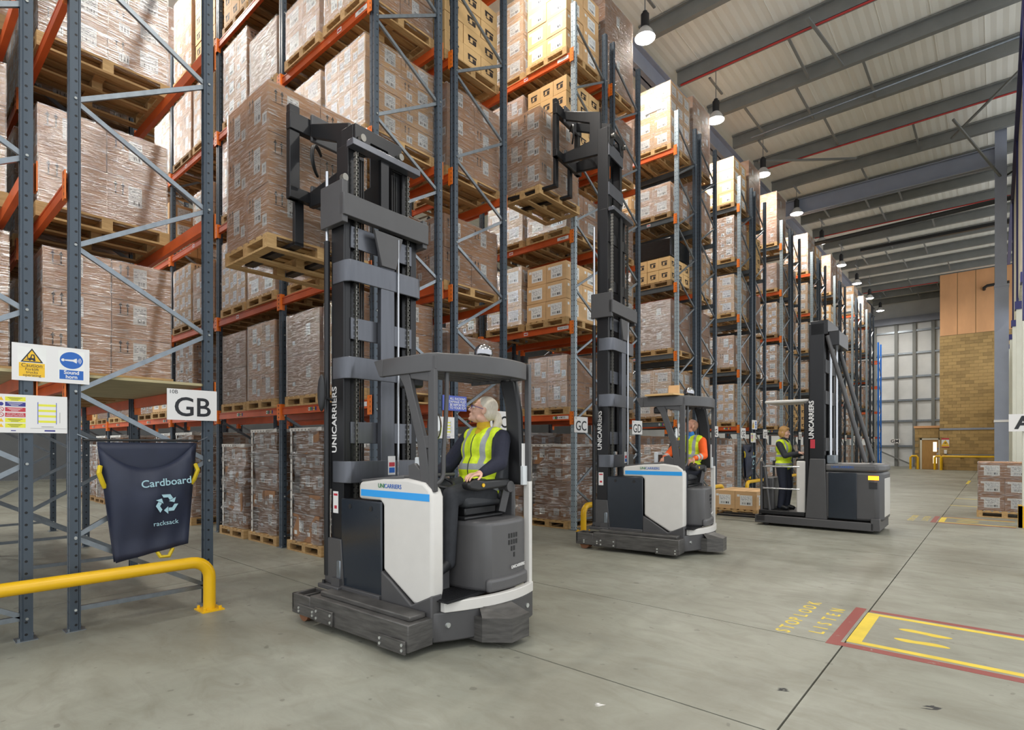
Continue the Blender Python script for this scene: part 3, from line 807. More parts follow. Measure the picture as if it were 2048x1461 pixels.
_wrap = {}
def wrap_mesh(w, d, z0, z1, m, messy=0.0):
    key = (round(w, 3), round(d, 3), round(z0, 3), round(z1, 3), m, messy)
    if key in _wrap: return _wrap[key]
    rs = random.Random(str(key)); mb = MB(); o = .007
    nz = 12 if messy else 4; ns = 5 if messy else 2
    per = []
    c = [(-o, -o), (w+o, -o), (w+o, d+o), (-o, d+o)]
    for i in range(4):
        a, b = c[i], c[(i+1) % 4]
        for j in range(ns): per.append((a[0]+(b[0]-a[0])*j/ns, a[1]+(b[1]-a[1])*j/ns))
    n = len(per); vs = []
    for iz in range(nz+1):
        z = z0+(z1-z0)*iz/nz; 
        for p in per:
            out = rs.uniform(-.2, 1)*messy
            dx = p[0]-w/2; dy = p[1]-d/2; L = math.hypot(dx, dy)
            vs.append((p[0]+dx/L*out*.09, p[1]+dy/L*out*.09, z+rs.uniform(-.02, .02)*(messy+.2)))
    fs = [(iz*n+i, iz*n+(i+1) % n, (iz+1)*n+(i+1) % n, (iz+1)*n+i) for iz in range(nz) for i in range(n)]
    mb.add(vs, fs)
    me = mb.mesh('stretch_wrap', M[m], True); _wrap[key] = me; return me

SPECS = [
  # nx ny layers(h) style colour wrap name
  dict(n=(2, 2), L=[.42]*3, s='A', c=0, wrap='wrap', look='wrapped brown carton'),
  dict(n=(2, 2), L=[.5]*2, s='A', c=0, wrap='wrap', look='two-layer wrapped carton'),
  dict(n=(3, 2), L=[.3]*4, s='B', c=1, wrap='wrap', look='small labelled carton'),
  dict(n=(3, 3), L=[.3]*4, s='C', c=3, wrap=None, look='black-printed tan carton'),
  dict(n=(2, 3), L=[.4]*3, s='W', c=1, wrap='wrap', look='white-labelled tan carton'),
  dict(n=(1, 1), L=[.95], s='A', c=2, wrap='wrap', look='single large carton'),
  dict(n=(2, 2), L=[.38]*2, s='W', c=0, wrap='wrap', look='low wrapped carton'),
  dict(n=(2, 2), L=[.33]*4, s='B', c=0, wrap='wrap_heavy', look='glossy wrapped carton'),
  dict(n=(2, 2), L=[.36]*3, s='W', c=1, wrap=None, look='unwrapped tan carton'),
  dict(n=(1, 2), L=[.62, .62], s='G', c=2, wrap='wrap', look='tall dark carton'),
  dict(n=(3, 3), L=[.3]*2, s='C', c=3, wrap=None, look='low black-printed carton'),
]
def load(loc, w, d, spec, label, lod=1, group='pallet loads in the racks', rz=0.0, pallet='wood', messy=0.0, name='pallet_load', inset=.02, cat='pallet load'):
    t = thing(name, label, cat, loc, rz, group)
    pm_ = pallet_meshes(w, d)
    if lod == 0:
        p = bpy.data.objects.new('pallet', None); COL.objects.link(p); p.parent = t
        for nm, me, l in pm_[4]: place(nm, me, p, l)
    else: place('pallet', {'wood': pm_[1], 'old': pm_[2], 'blue': pm_[3]}[pallet], t)
    nx, ny = spec['n']; cw = (w-2*inset)/nx; cd = (d-2*inset)/ny; z = .15
    stack = None
    for li, h in enumerate(spec['L']):
        lx = ly = 0.0
        if spec.get('jit'):
            fx = (1.0, .84, .94, .78, .9)[(li+int(abs(loc[0])*3)) % 5]; nx = 1 if (li+int(abs(loc[0])*5)) % 3 == 0 else 2
            cw = (w-2*inset)*fx/nx; lx = (w-2*inset)*(1-fx)*(.5+.4*math.sin(li*2.1+loc[0])); ly = .03*math.sin(li*1.7+loc[0])
        for i in range(nx):
            for j in range(ny):
                me = carton_mesh(cw, cd, h, spec['s'], spec['c'])
                jx, jy = random.uniform(-.005, .005), random.uniform(-.005, .005)
                if lod >= 2:
                    if stack is None: stack = (MB(), [])
                    stack[1].append((me, (inset+lx+cw*i+jx, inset+ly+cd*j+jy, z)))
                else:
                    o = place('carton', me, t, (inset+lx+cw*i+jx, inset+ly+cd*j+jy, z), rot=(0, 0, random.uniform(-.008, .008)))
        z += h
    if stack:
        key = ('stack', w, d, str(spec))
        if key not in _car:
            mb = MB()
            for me, l in stack[1]:
                vs = [(v.co.x+l[0], v.co.y+l[1], v.co.z+l[2]) for v in me.vertices]; o = len(mb.v); mb.v += vs
                for p in me.polygons: mb.f.append(tuple(o+q for q in p.vertices)); mb.m.append(p.material_index)
            _car[key] = mb.mesh('carton_stack', list(stack[1][0][0].materials))
        place('carton_stack', _car[key], t)
    if spec.get('wrap'):
        place('stretch_wrap', wrap_mesh(w-2*inset, d-2*inset, .1, z+.002, spec['wrap'], messy), t, (inset, inset, 0))
    return t, z

cnt = ['first', 'second', 'third', 'fourth', 'fifth', 'sixth', 'seventh', 'eighth', 'ninth', 'tenth', 'eleventh', 'twelfth', 'thirteenth', 'fourteenth', 'fifteenth', 'sixteenth', 'seventeenth', 'eighteenth', 'nineteenth', 'twentieth', 'last']
levw = ['ground', 'first beam', 'second beam', 'third beam', 'fourth beam', 'top beam']
FIX = {}   # (k, side, bay, level, slot) -> spec index or None for empty
# nearest row, rack GB
for s in (0, 1): FIX[(0, 'far', 0, 0, s)] = None
for li_ in (1, 2, 3, 4):
    FIX[(0, 'far', 0, li_, 0)] = None; FIX[(0, 'near', 0, li_, 0)] = None
    FIX[(0, 'far', 0, li_, 1)] = (0, 1, 7, 0)[li_-1]; FIX[(0, 'far', 1, li_, 0)] = (4, 0, 2, 0)[li_-1]; FIX[(0, 'near', 0, li_, 1)] = (7, 0, 7, 0)[li_-1]
FIX[(1, 'near', 0, 2, 0)] = None; FIX[(1, 'near', 0, 4, 0)] = 0; FIX[(1, 'near', 0, 5, 0)] = 0; FIX[(1, 'near', 0, 5, 1)] = 0
FIX[(1, 'near', 0, 3, 0)] = 2; FIX[(1, 'near', 0, 1, 0)] = 0; FIX[(1, 'near', 0, 1, 1)] = 9; FIX[(1, 'near', 1, 1, 0)] = 0; FIX[(1, 'near', 1, 1, 1)] = 9
FIX[(1, 'near', 0, 4, 1)] = 6; FIX[(1, 'near', 0, 2, 1)] = 1; FIX[(1, 'near', 1, 2, 0)] = 6; FIX[(1, 'near', 1, 2, 1)] = 2
FIX[(1, 'far', 0, 4, 0)] = 3; FIX[(1, 'far', 0, 5, 0)] = 3; FIX[(1, 'far', 0, 1, 0)] = 5; FIX[(1, 'far', 0, 2, 0)] = 1
FIX[(2, 'near', 0, 1, 0)] = 1; FIX[(2, 'near', 0, 2, 0)] = 8; FIX[(2, 'near', 0, 2, 1)] = 4; FIX[(2, 'near', 0, 3, 0)] = 6; FIX[(2, 'near', 0, 5, 0)] = 8; FIX[(2, 'near', 0, 5, 1)] = 4
FIX[(2, 'near', 0, 4, 0)] = 3; FIX[(2, 'far', 0, 4, 0)] = 9; FIX[(2, 'far', 0, 5, 0)] = 5
FIX[(3, 'near', 0, 5, 0)] = 4; FIX[(3, 'near', 0, 4, 0)] = 6; FIX[(3, 'near', 0, 3, 0)] = 10; FIX[(3, 'far', 0, 5, 0)] = 9
FIX[(4, 'near', 0, 5, 0)] = 8; FIX[(4, 'far', 0, 5, 0)] = 9; FIX[(5, 'near', 0, 5, 0)] = 5
def fill(k, side, bays, slots, lodf, ground=True):
    ya = rows_y(k, side); rs = random.Random(k*17+(3 if side == 'near' else 5))
    prev = {}
    for b in range(bays):
        for li in range(0 if ground else 1, 6):
            z = 0.0 if li == 0 else LEV[li-1]+(.028 if (k == 0 and li == 1 and b == 0) else 0.0)
            ns = 2
            for s in range(min(slots, ns) if slots < 2 else ns):
                si = rs.choice([0, 0, 1, 2, 3, 4, 4, 5, 6, 7, 7, 8, 9]); empty = rs.random() < .07
                key = (k, side, b, li, s)
                if key in FIX:
                    si = FIX[key]; empty = si is None
                if empty: continue
                w = 1.0 if ns == 2 else .72
                dd = 1.2
                x1 = XR-BAY*b-.11-(1.1*s+.02 if ns == 2 else .76*s)
                sp = SPECS[si]; messy = 0.0
                if li == 5 and sum(sp['L']) < 1.35: sp = dict(sp, L=sp['L']+[sp['L'][-1]])
                if li == 0:
                    messy = 1.0 if (k in (1, 2) and side == 'near') else 0.0
                    sp = dict(n=(2, 2), L=[.42, .3, .36, .24, .4] if (s+b) % 2 else [.28, .46, .34, .4], s='G' if messy else 'B', c=2 if messy else 0, jit=bool(messy), wrap='wrap_heavy', look='floor-standing wrapped carton')
                n_ = 2*b+s
                lab = '%s load, %s level, %s from the end, %s' % (sp['look'], levw[li], cnt[n_], side_name(k, side))
                lod = lodf(b, li)
                t, top = load((x1-w, ya+DEP/2-dd/2+rs.uniform(-.03, .03), z), w, dd, sp, lab, lod, messy=messy, pallet='old' if rs.random() < .4 else 'wood', inset=.02 if not messy else .08)
                if key == (3, 'near', 0, 5, 0):
                    pn_ = MB().box(.28, .74, .006, .009, 1.12, 1.52).build('paper_notice', M['paper'], t)
                    text('lettering', 'STOM\nW070', .14, M['ink'], pn_, (.51, .004, 1.33), FACE_NY)
                if messy:
                    # printed edge tape up the corner and round the top
                    mb = MB().box(-.0, .05, -.004, 0, .12, top).box(-.02, w-.1, -.006, -.002, top-.05, top).box(w-.12, w-.116, 0, dd*.9, top-.05, top)
                    for q in range(12): mb.prism([(.01, .2+.14*q), (.04, .2+.14*q), (.025, .24+.14*q)], 'y', -.0055, -.004, 1)
                    for q in range(6): mb.prism([(.04+.1*q, top-.04), (.07+.1*q, top-.04), (.055+.1*q, top-.012)], 'y', -.0075, -.006, 1)
                    mb.build('edge_tape', [M['edge_tape'], M['ink']], t, loc=(.05, .035, 0))
fill(0, 'near', 2, 2, lambda b, l: 1, ground=False)
fill(0, 'far', 3, 2, lambda b, l: 0 if (b == 0 and l < 4) else 1, ground=False)
fill(1, 'near', 7, 2, lambda b, l: 0 if (b < 2 and l < 5) else (1 if b < 4 else 2))
fill(1, 'far', 2, 2, lambda b, l: 1)
fill(2, 'near', 2, 2, lambda b, l: 0 if (b == 0) else 1)
fill(2, 'far', 1, 2, lambda b, l: 1)
for k in (3, 4, 5):
    fill(k, 'near', 1, 2, lambda b, l: 1); fill(k, 'far', 1, 2, lambda b, l: 1 if k < 5 else 2)
for k in (6, 7, 8, 9):
    fill(k, 'near', 1, 1, lambda b, l: 2); fill(k, 'far', 1, 1, lambda b, l: 2)

# special loads in the racks
bw = tag(MB().box(XR-1.12, XR-.14, 13.24, 14.36, 5.64+.155+.6, 5.64+.155+1.1).build('black_wrapped_bundle', M['wrap_black'], bevel=.04), 'black film wrapped bundle on top of low printed cartons, aisle GD', 'bundle')
# ---- loads on the floor
load((-5.02, 12.95, 0), 1.0, 1.2, dict(n=(2, 2), L=[.42], s='W', c=1), 'two-carton-wide low pallet standing beside the order picker', 0, 'pallets on the open floor')
load((-.34, 16.35, 0), .95, 1.2, dict(n=(2, 2), L=[.36]*3, s='W', c=2, wrap='wrap'), 'wrapped six-carton-front pallet at the right by the post', 0, 'pallets on the open floor', pallet='old')
# ================================================================== REACH TRUCKS
def rearx(y): return -.23*(1-((y+.3)/.7)**2)
def arc_pts(y0, y1, off=0.0, n=14):
    return [(rearx(y0+(y1-y0)*i/n)+off, y0+(y1-y0)*i/n) for i in range(n+1)]
def shell(mb, pts, z0, z1, th, mi=0):
    """curved strip following plan points, thickness th towards +x"""
    vs = []
    for x, y in pts: vs += [(x, y, z0), (x, y, z1), (x+th, y, z1), (x+th, y, z0)]
    k = len(pts); fs = []
    for i in range(k-1):
        a = 4*i
        for j in range(4): fs.append((a+j, a+(j+1) % 4, a+4+(j+1) % 4, a+4+j))
    fs += [(3, 2, 1, 0), (4*k-4, 4*k-3, 4*k-2, 4*k-1)]
    mb.add(vs, fs, mi)
def bolts(mb, pts, axis, r=.012, mi=0):
    for p in pts:
        q = list(p); q[axis] += .008
        mb.cyl(p, q, r, 8, mi)
def loop_tube(pts, r): return MB().tube(pts, r, 8)
def bez(p0, p1, p2, p3, n=12):
    out = []
    for i in range(n+1):
        t = i/n; a = (1-t)**3; b = 3*t*(1-t)**2; c = 3*t*t*(1-t); d = t**3
        out.append(tuple(a*p0[j]+b*p1[j]+c*p2[j]+d*p3[j] for j in range(3)))
    return out

def chain_mesh(h):
    mb = MB(); n = int(h/.05)
    for i in range(n):
        z = i*.05
        mb.box(-.012, .012, -.006, .006, z, z+.036)
        mb.box(-.02, .02, -.012, -.008, z+.02, z+.056); mb.box(-.02, .02, .008, .012, z+.02, z+.056)
    return mb.mesh('chain', M['chain'])

def reach_truck(label, loc, yaw, mid, inn, car, load_args):
    """local: x towards the forks, y to the truck's left, z up; origin under the rear centre"""
    t = thing('reach_truck', label, 'forklift', loc, R(180)+yaw, 'reach trucks')
    B = lambda: MB()
    # legs
    for s in (1, -1):
        y0, y1 = (.4, .65) if s == 1 else (-.65, -.4)
        lg = MB().box(.0, 1.32, y0, y1, .06, .27).box(.05, 1.25, y0+.03*(s > 0), y1-.03*(s > 0)-.03, .27, .31)
        lg.box(1.32, 1.62, y0, y0+.03, .07, .25).box(1.32, 1.62, y1-.03, y1, .07, .25).box(1.58, 1.62, y0, y1, .1, .25).box(1.44, 1.46, y0, y1, .2, .25)
        lo = lg.build('support_leg', M['leg'], t, bevel=.008)
        yo = y1 if s == 1 else y0
        for (xa, xb, za, zb) in ((.02, .34, .05, .15), (.95, 1.22, .07, .19), (1.22, 1.5, .08, .17)):
            yy0, yy1 = (yo, yo+.018) if s == 1 else (yo-.018, yo)
            wp_ = MB().box(xa, xb, yy0, yy1, za, zb).build('wear_plate', M['leg'], lo, bevel=.003)
            bb = MB()
            for x in (xa+.03, xb-.03):
                for z in (za+.03, zb-.03): bb.cyl((x, yy1-.002 if s == 1 else yy0+.002, z), (x, yy1+.006 if s == 1 else yy0-.006, z), .012, 8)
            bb.build('plate_bolts', M['bolt'], lo)
        MB().cyl((1.49, y0+.04, .075), (1.49, y1-.04, .075), .075, 20).build('load_wheel', M['wheel'], t, smooth=True)
    # chassis with curved tail
    ch = MB().prism(arc_pts(-.66, .4)+[(.75, .4), (.75, -.66)], 'z', .07, .3).build('chassis', M['dark'], t, bevel=.012)
    bb = MB()
    for y in (.3, -.52): bb.cyl((rearx(y)+.01, y, .2), (rearx(y)-.012, y, .2), .02, 12)
    bb.build('tow_bolts', M['bolt'], ch)
    ms = MB(); shell(ms, arc_pts(-.64, .33, -.012), .3, .385, .05); ms.build('rear_strip', M['white'], t, bevel=.006)
    dbx = MB(); dbx.prism([(-.43, -.26), (-.43, -.04), (-.24, .1), (.1, .1), (.1, -.26)], 'z', .05, .24)
    dbx.add([(-.43, -.26, .24), (-.43, -.04, .24), (-.24, .1, .24), (-.15, .04, .32), (-.17, -.26, .32), (-.2, -.26, .24)], [(0, 1, 3, 4), (1, 2, 3), (0, 4, 5)])
    dbx.build('drive_unit_guard', M['leg'], t)
    MB().cyl((.02, -.2, .06), (.02, -.3, .06), .06, 18).build('drive_wheel', M['rubber'], t, smooth=True)
    # step and mats
    MB().box(.2, .6, .02, .34, .3, .6).build('step', M['hood'], t, bevel=.01)
    mt = MB().box(-.12, .6, -.1, .36, .385, .392)
    for i in range(14): mt.box(-.1+.022*i, -.09+.022*i, -.08, .34, .392, .398)
    for i in range(16): mt.box(.21+.024*i, .22+.024*i, .03, .33, .6, .607)
    mt.build('ribbed_mat', M['black'], t)
    # motor hood
    hd = arc_pts(-.6, -.08, .06)
    hp = hd+[(-.03, -.03), (.08, -.01), (.5, -.01), (.6, -.06), (.6, -.6)]
    MB().prism(hp, 'z', .385, .97).build('motor_hood', M['hood'], t, bevel=.055, seg=4)
    sk = MB(); shell(sk, arc_pts(-.6, -.06, .03), .385, .5, .06); sk.build('hood_skirt', M['hood'], t, bevel=.03, seg=3)
    vg = MB()
    for c in range(4):
        for r in range(6-c if c < 3 else 2):
            y = -.36-.035*c+.01*r*0; z = .84-.058*r-(.0 if c == 3 else 0)
            y = -.30-.034*(3-c)-.0
            y = -.32-.036*c; z = .85-.056*r
            if r > 1+c*1.6: continue
            x = rearx(y)+.056
            vg.box(x, x+.01, y-.009, y+.009, z-.04, z)
    vg.build('vent_slots', M['black'], t)
    yy = -.44; sl = math.atan2(rearx(yy-.05)-rearx(yy+.05), .1)
    text('maker_name', 'UNICARRIERS', .036, M['signwhite'], t, (rearx(yy)+.048, yy, .56), (R(90), 0, R(-90)+sl), bold=.0012)
    # off-white side body with blue stripe
    outl = [(.03, .33), (.0, .46), (.0, 1.2), (.03, 1.26), (.1, 1.31), (.3, 1.335), (.6, 1.325), (.92, 1.285), (.935, 1.25), (.935, 1.135), (.64, 1.135), (.6, 1.1), (.6, .56), (.5, .5), (.22, .34)]
    MB().prism(outl, 'y', .28, .41).build('side_body', M['white'], t, bevel=.05, seg=4)
    MB().box(.03, .9, .4095, .4125, 1.165, 1.222).build('blue_stripe', M['bluestripe'], t)
    text('maker_name', 'UNI', .05, M['logogreen'], t, (.62, .4125, 1.262), (R(90), 0, R(180)), bold=.001)
    text('maker_name', 'CARRIERS', .05, M['signblue'], t, (.47, .4125, 1.262), (R(90), 0, R(180)), bold=.0005)
    MB().prism([(.35, 1.33), (.92, 1.285), (.92, 1.305), (.35, 1.36)], 'y', -.2, .4).build('dash_top', M['hood'], t, bevel=.01)
    MB().prism([(.0, .1), (.0, .44), (.24, .33), (.5, .49), (.62, .55), (.62, .3), (.8, .28), (.8, .1)], 'y', .3, .418).build('side_skirt', M['dark'], t, bevel=.012)
    MB().box(.55, .62, -.55, .3, .31, 1.25).build('dash_wall', M['black'], t)
    dsh = MB().box(.36, .56, -.15, .28, 1.02, 1.27).build('console', M['dark'], t, bevel=.03)
    sw = MB().tube([(.28+.13*math.cos(a), .08+.13*math.sin(a), 1.3+.05*math.cos(a)) for a in [2*math.pi*i/18 for i in range(19)]], .014, 8)
    sw.bar((.28, .08, 1.3), (.42, .08, 1.2), .03, .03); sw.build('steering_wheel', M['black'], t, smooth=True)
    pn = MB().box(.5, .56, -.12, .1, 1.28, 1.5).build('control_panel', M['clear'], t, bevel=.01)
    MB().box(.494, .5, -.1, .08, 1.31, 1.46).build('control_screen', M['black'], t)
    # battery
    MB().box(.64, 1.18, -.58, .39, .26, 1.12).build('battery_case', M['black'], t)
    bdoor = MB().box(.62, 1.2, .39, .412, .24, 1.125).build('battery_door', M['navy_door'], t, bevel=.012)
    MB().cyl((.76, .405, 1.06), (.76, .416, 1.06), .022, 12).cyl((1.06, .405, 1.06), (1.06, .416, 1.06), .022, 12).build('door_holes', M['black'], bdoor)
    MB().box(.62, 1.25, .36, .44, .29, .34).build('battery_rail', M['dark'], t, bevel=.006)
    ltc = MB().box(1.19, 1.25, .38, .43, .38, .56).build('battery_latch', M['galv'], t, bevel=.01)
    MB().box(1.17, 1.3, .36, .45, .3, .4).build('latch_base', M['dark'], t)
    # overhead guard
    gp = [(.66, .41), (.02, .41)]
    def grx(y): return -.22*(1-((y+.28)/.62)**2)
    plan = [(.62, .40), (.06, .40), (.0, .36)]+[(grx(y), y) for y in [.3-.095*i for i in range(10)]]+[(.12, -.62), (.55, -.62)]
    gb = MB()
    vs = []; pl2 = plan
    cx, cy = .25, -.1
    for x, y in pl2:
        ix = x+(cx-x)*.1; iy = y+(cy-y)*.07
        zt = 2.33 if x > -.2 else 2.33
        vs += [(x, y, zt-.15), (x, y, zt-.01), (x+(cx-x)*.03, y+(cy-y)*.02, zt), (ix, iy, zt), (ix, iy, zt-.15)]
    k = len(pl2)
    for i in range(k-1):
        a = 5*i
        for j in range(5): gb.f.append((a+j, a+(j+1) % 5, a+5+(j+1) % 5, a+5+j)); gb.m.append(0)
    gb.v = vs; gb.f += [(4, 3, 2, 1, 0), (5*k-5, 5*k-4, 5*k-3, 5*k-2, 5*k-1)]; gb.m += [0, 0]
    gb.prism([(.62, 2.33), (.74, 2.32), (.66, 2.18), (.62, 2.18)], 'y', .36, .4)
    gb.build('overhead_guard', M['dark'], t, bevel=.006)
    gs = MB()
    for i in range(6): gs.box(.0+.1*i, .025+.1*i, -.58, .38, 2.2, 2.3)
    gs.build('guard_slats', M['dark'], t)
    MB().prism([(-.09, 2.25), (-.05, 2.25), (-.07, 2.285)], 'x', grx(.0)-.004, grx(.0)-.001).build('warning_triangle', M['signyellow'], t)
    # guard front post: plate with two openings
    fp = MB()
    fp.prism([(.0, 1.24), (.0, 2.2), (.075, 2.2), (.075, 1.24)], 'y', .345, .385)
    fp.prism([(.3, 2.2), (.44, 2.2), (.36, 2.08), (.2, 1.62), (.16, 1.3), (.06, 1.3), (.06, 1.36), (.11, 1.64), (.26, 2.05)], 'y', .345, .385)
    fp.prism([(.05, 1.58), (.05, 1.68), (.2, 1.68), (.18, 1.58)], 'y', .347, .383)
    fp.prism([(.0, 1.24), (.0, 1.4), (.16, 1.4), (.24, 1.46), (.31, 1.44), (.3, 1.24)], 'y', .347, .383)
    fp.prism([(.05, 2.1), (.05, 2.2), (.3, 2.2), (.28, 2.14)], 'y', .347, .383)
    fp.build('guard_front_post', M['dark'], t, bevel=.006)
    MB().tube(bez((.0, .25, 2.19), (.0, .25, 1.8), (-.01, .3, 1.62), (-.01, .3, 1.45), 8)+bez((-.01, .3, 1.4), (-.01, .3, 1.33), (.0, .33, 1.31), (.02, .36, 1.3), 6), .018, 10).build('grab_handle', M['dark'], t, smooth=True)
    # rear posts
    MB().box(grx(-.58)+.0, grx(-.58)+.05, -.64, -.6, 1.28, 2.33).build('guard_rear_post', M['dark'], t, bevel=.006)
    MB().box(grx(-.58)-.005, grx(-.58)+.06, -.645, -.6, .3, 1.28).build('rear_corner_trim', M['white'], t, bevel=.006)
    MB().prism([(.14, 2.2), (-.04, 2.2), (-.1, 1.9), (-.12, 1.5), (-.12, 1.25), (.06, 1.25), (.05, 1.6), (.07, 1.95)], 'y', -.61, -.55).build('guard_rear_arm', M['black'], t, bevel=.02)
    MB().box(-.125, -.121, -.6, -.555, 1.42, 1.62).build('instruction_card', M['signwhite'], t)
    MB().box(-.15, -.12, -.61, -.54, 1.25, 1.42).build('card_holder', M['clear'], t, bevel=.004)
    MB().box(.0, .55, -.63, -.58, .9, 1.26).build('side_wall', M['hood'], t, bevel=.02)
    # chrome dome mirror / beacon on the roof
    bc = MB().sph((.16, -.36, 2.43), .085, n=20, m=12).build('beacon', M['chrome'], t, smooth=True)
    MB().cyl((.16, -.36, 2.31), (.16, -.36, 2.36), .05, 14).build('beacon_base', M['black'], t)
    tl = MB().box(.3, .48, .22, .34, 2.08, 2.18).build('work_light', M['black'], t, bevel=.02)
    mr = MB().sph((.2, .2, 1.76), .03, .075, .13, n=18, m=10).build('mirror', M['black'], t, smooth=True)
    MB().sph((.185, .2, 1.76), .028, .066, .12, n=18, m=10).build('mirror_glass', M['glass'], mr, smooth=True)
    # seat
    MB().box(.06, .5, -.52, -.02, .97, 1.0).box(.1, .46, -.46, -.06, 1.0, 1.07).build('seat_suspension', M['black'], t, bevel=.012)
    MB().prism([(-.04, 1.07), (.0, 1.17), (-.1, 1.19), (-.48, 1.15), (-.52, 1.07)], 'x', .06, .5).build('seat_cushion', M['seat'], t, bevel=.035, seg=3)
    MB().prism([(-.44, 1.12), (-.42, 1.3), (-.47, 1.6), (-.52, 1.68), (-.6, 1.66), (-.57, 1.3), (-.56, 1.1)], 'x', .02, .52).build('seat_back', M['seat'], t, bevel=.04, seg=3)
    ar = MB().prism([(-.46, 1.24), (-.05, 1.22), (.06, 1.24), (.08, 1.29), (.0, 1.33), (-.12, 1.31), (-.46, 1.31)], 'x', -.07, .02).build('armrest', M['black'], t, bevel=.02, seg=3)
    MB().cyl((-.06, -.1, 1.27), (-.078, -.1, 1.27), .016, 12).build('armrest_button', M['yellow'], ar)
    MB().cyl((-.075, -.46, 1.24), (.03, -.46, 1.24), .05, 16).bar((-.03, -.46, 1.24), (-.0, -.42, 1.02), .05, .06).build('armrest_pivot', M['dark'], t, smooth=True)
    before = set(o.name for o in t.children)
    # mast: nested channels
    H = 3.88
    def channel(x0, x1, yc, z0, z1, s, w=.075):
        return MB().box(x0, x1, yc-.014, yc+.014, z0, z1).box(x0, x0+.022, min(yc, yc-s*w), max(yc, yc-s*w), z0, z1).box(x1-.022, x1, min(yc, yc-s*w), max(yc, yc-s*w), z0, z1)
    ms_ = [('outer_mast_rail', .50, .3, H, 1.24, 1.43), ('middle_mast_rail', .41, .35+mid-4.4+.2, mid, 1.28, 1.46), ('inner_mast_rail', .325, .6+inn-4.62, inn, 1.31, 1.49)]
    for nm, y, z0, z1, xa, xb in ms_:
        for s in (1, -1): channel(xa, xb, s*y, max(z0, .3), z1, s).build(nm, M['mast'], t, bevel=.004)
    MB().box(1.2, 1.52, .36, .62, .29, .33).prism([(1.2, .33), (1.5, .33), (1.46, .75), (1.24, .75)], 'y', .515, .55).build('mast_foot', M['dark'], t, bevel=.006)
    MB().box(1.2, 1.52, -.62, -.36, .29, .33).prism([(1.2, .33), (1.5, .33), (1.46, .75), (1.24, .75)], 'y', -.55, -.515).build('mast_foot', M['dark'], t, bevel=.006)
    fb = MB()
    for y in (.4, .47, .58): fb.cyl((1.47, y, .33), (1.47, y, .36), .018, 6)
    fb.build('foot_bolts', M['black'], t)
    # wrap-round ties on the outer mast, flat ties on the inner ones
    for z in (1.36, 2.31, 3.19):
        MB().prism([(1.40, .525), (1.22, .525), (1.16, .49), (1.15, .43), (1.15, -.43), (1.16, -.49), (1.22, -.525), (1.40, -.525), (1.40, -.51), (1.23, -.51), (1.175, -.47), (1.17, -.42), (1.17, .42), (1.175, .47), (1.23, .51), (1.40, .51)], 'z', z-.1, z+.1).build('mast_tie', M['mast_tie'], t, bevel=.006)
    for i in range(4):
        z = (1.72, 2.68, 3.52, .95)[i]
        MB().box(1.225, 1.245, -.43, .43, z-.1, z+.1).build('mast_tie', M['mast_tie'], t, bevel=.004)
    dm = mid-4.4
    if dm > .3:
        for z in (4.15, 4.9): MB().box(1.26, 1.28, -.42, .42, z-.08, z+.08).build('mast_tie', M['mast'], t)
    if inn-mid > .6:
        for z in (mid+.35, inn-.35): MB().box(1.29, 1.31, -.33, .33, z-.1, z+.1).build('mast_tie', M['mast_tie'], t)
    # centre lift cylinder cover
    MB().box(1.155, 1.215, -.1, .09, .9, 3.6).build('lift_cylinder_cover', M['mast_tie'], t, bevel=.006)
    MB().prism([(-.2, 3.62), (.2, 3.62), (.1, 3.3), (-.1, 3.3)], 'x', 1.13, 1.16).build('gusset_plate', M['dark'], t, bevel=.004)
    MB().cyl((1.14, -.14, .95), (1.14, -.14, 3.6), .012, 8).build('hydraulic_pipe', M['brightsteel'], t, smooth=True)
    MB().box(1.144, 1.152, -.1, .0, 1.32, 1.5).build('rating_sticker', M['signwhite'], t)
    MB().box(1.142, 1.146, -.09, -.01, 1.34, 1.39).build('sticker_print', M['signblue'], t)
    MB().box(1.142, 1.146, -.09, -.01, 1.4, 1.44).build('sticker_print', M['signred'], t)
    # cross head on the outer mast, top bar on the middle mast
    MB().box(1.13, 1.2, -.6, .6, 3.66, 3.86).prism([(1.15, .6), (1.15, .53), (1.5, .53), (1.5, .6)], 'z', 3.6, 3.98).prism([(1.15, -.6), (1.15, -.53), (1.45, -.53), (1.45, -.6)], 'z', 3.62, 3.9).build('mast_crosshead', M['dark'], t, bevel=.006)
    for y, z in ((.56, 4.0), (-.56, 3.78)): MB().cyl((1.2, y, z), (1.15, y, z), .035, 14).build('guide_roller', M['chain'], t, smooth=True)
    MB().box(1.16, 1.26, -.5, .46, mid-.06, mid).build('middle_mast_bar', M['mast_tie'], t, bevel=.004)
    MB().box(1.2, 1.24, -.06, .05, 3.6, mid).build('mast_centre_bar', M['mast'], t)
    MB().prism([(-.33, inn), (.33, inn), (.33, inn-.28), (.2, inn-.28), (.12, inn-.12), (-.12, inn-.12), (-.2, inn-.28), (-.33, inn-.28)], 'x', 1.28, 1.31).build('inner_mast_head', M['mast'], t, bevel=.004)
    for s in (1, -1): MB().cyl((1.27, s*.27, inn-.14), (1.22, s*.27, inn-.14), .035, 16).build('chain_roller', M['chain'], t, smooth=True)
    for y in (.37, -.36): place('chain', chain_mesh(mid-.6), t, (1.225, y, .5))
    for y in (.27, .24, .21, -.2, -.23, -.26): MB().cyl((1.3, y, .7), (1.3, y, mid-.1), .011, 6).build('mast_hose', M['rubber'], t)
    # side ram on the near rail
    MB().cyl((1.47, .54, 3.45), (1.47, .54, 4.15 if mid < 4.6 else mid-.3), .018, 10).build('lift_ram', M['brightsteel'], t, smooth=True)
    MB().cyl((1.47, .54, .4), (1.47, .54, 3.5), .03, 10).build('ram_cylinder', M['mast'], t, smooth=True)
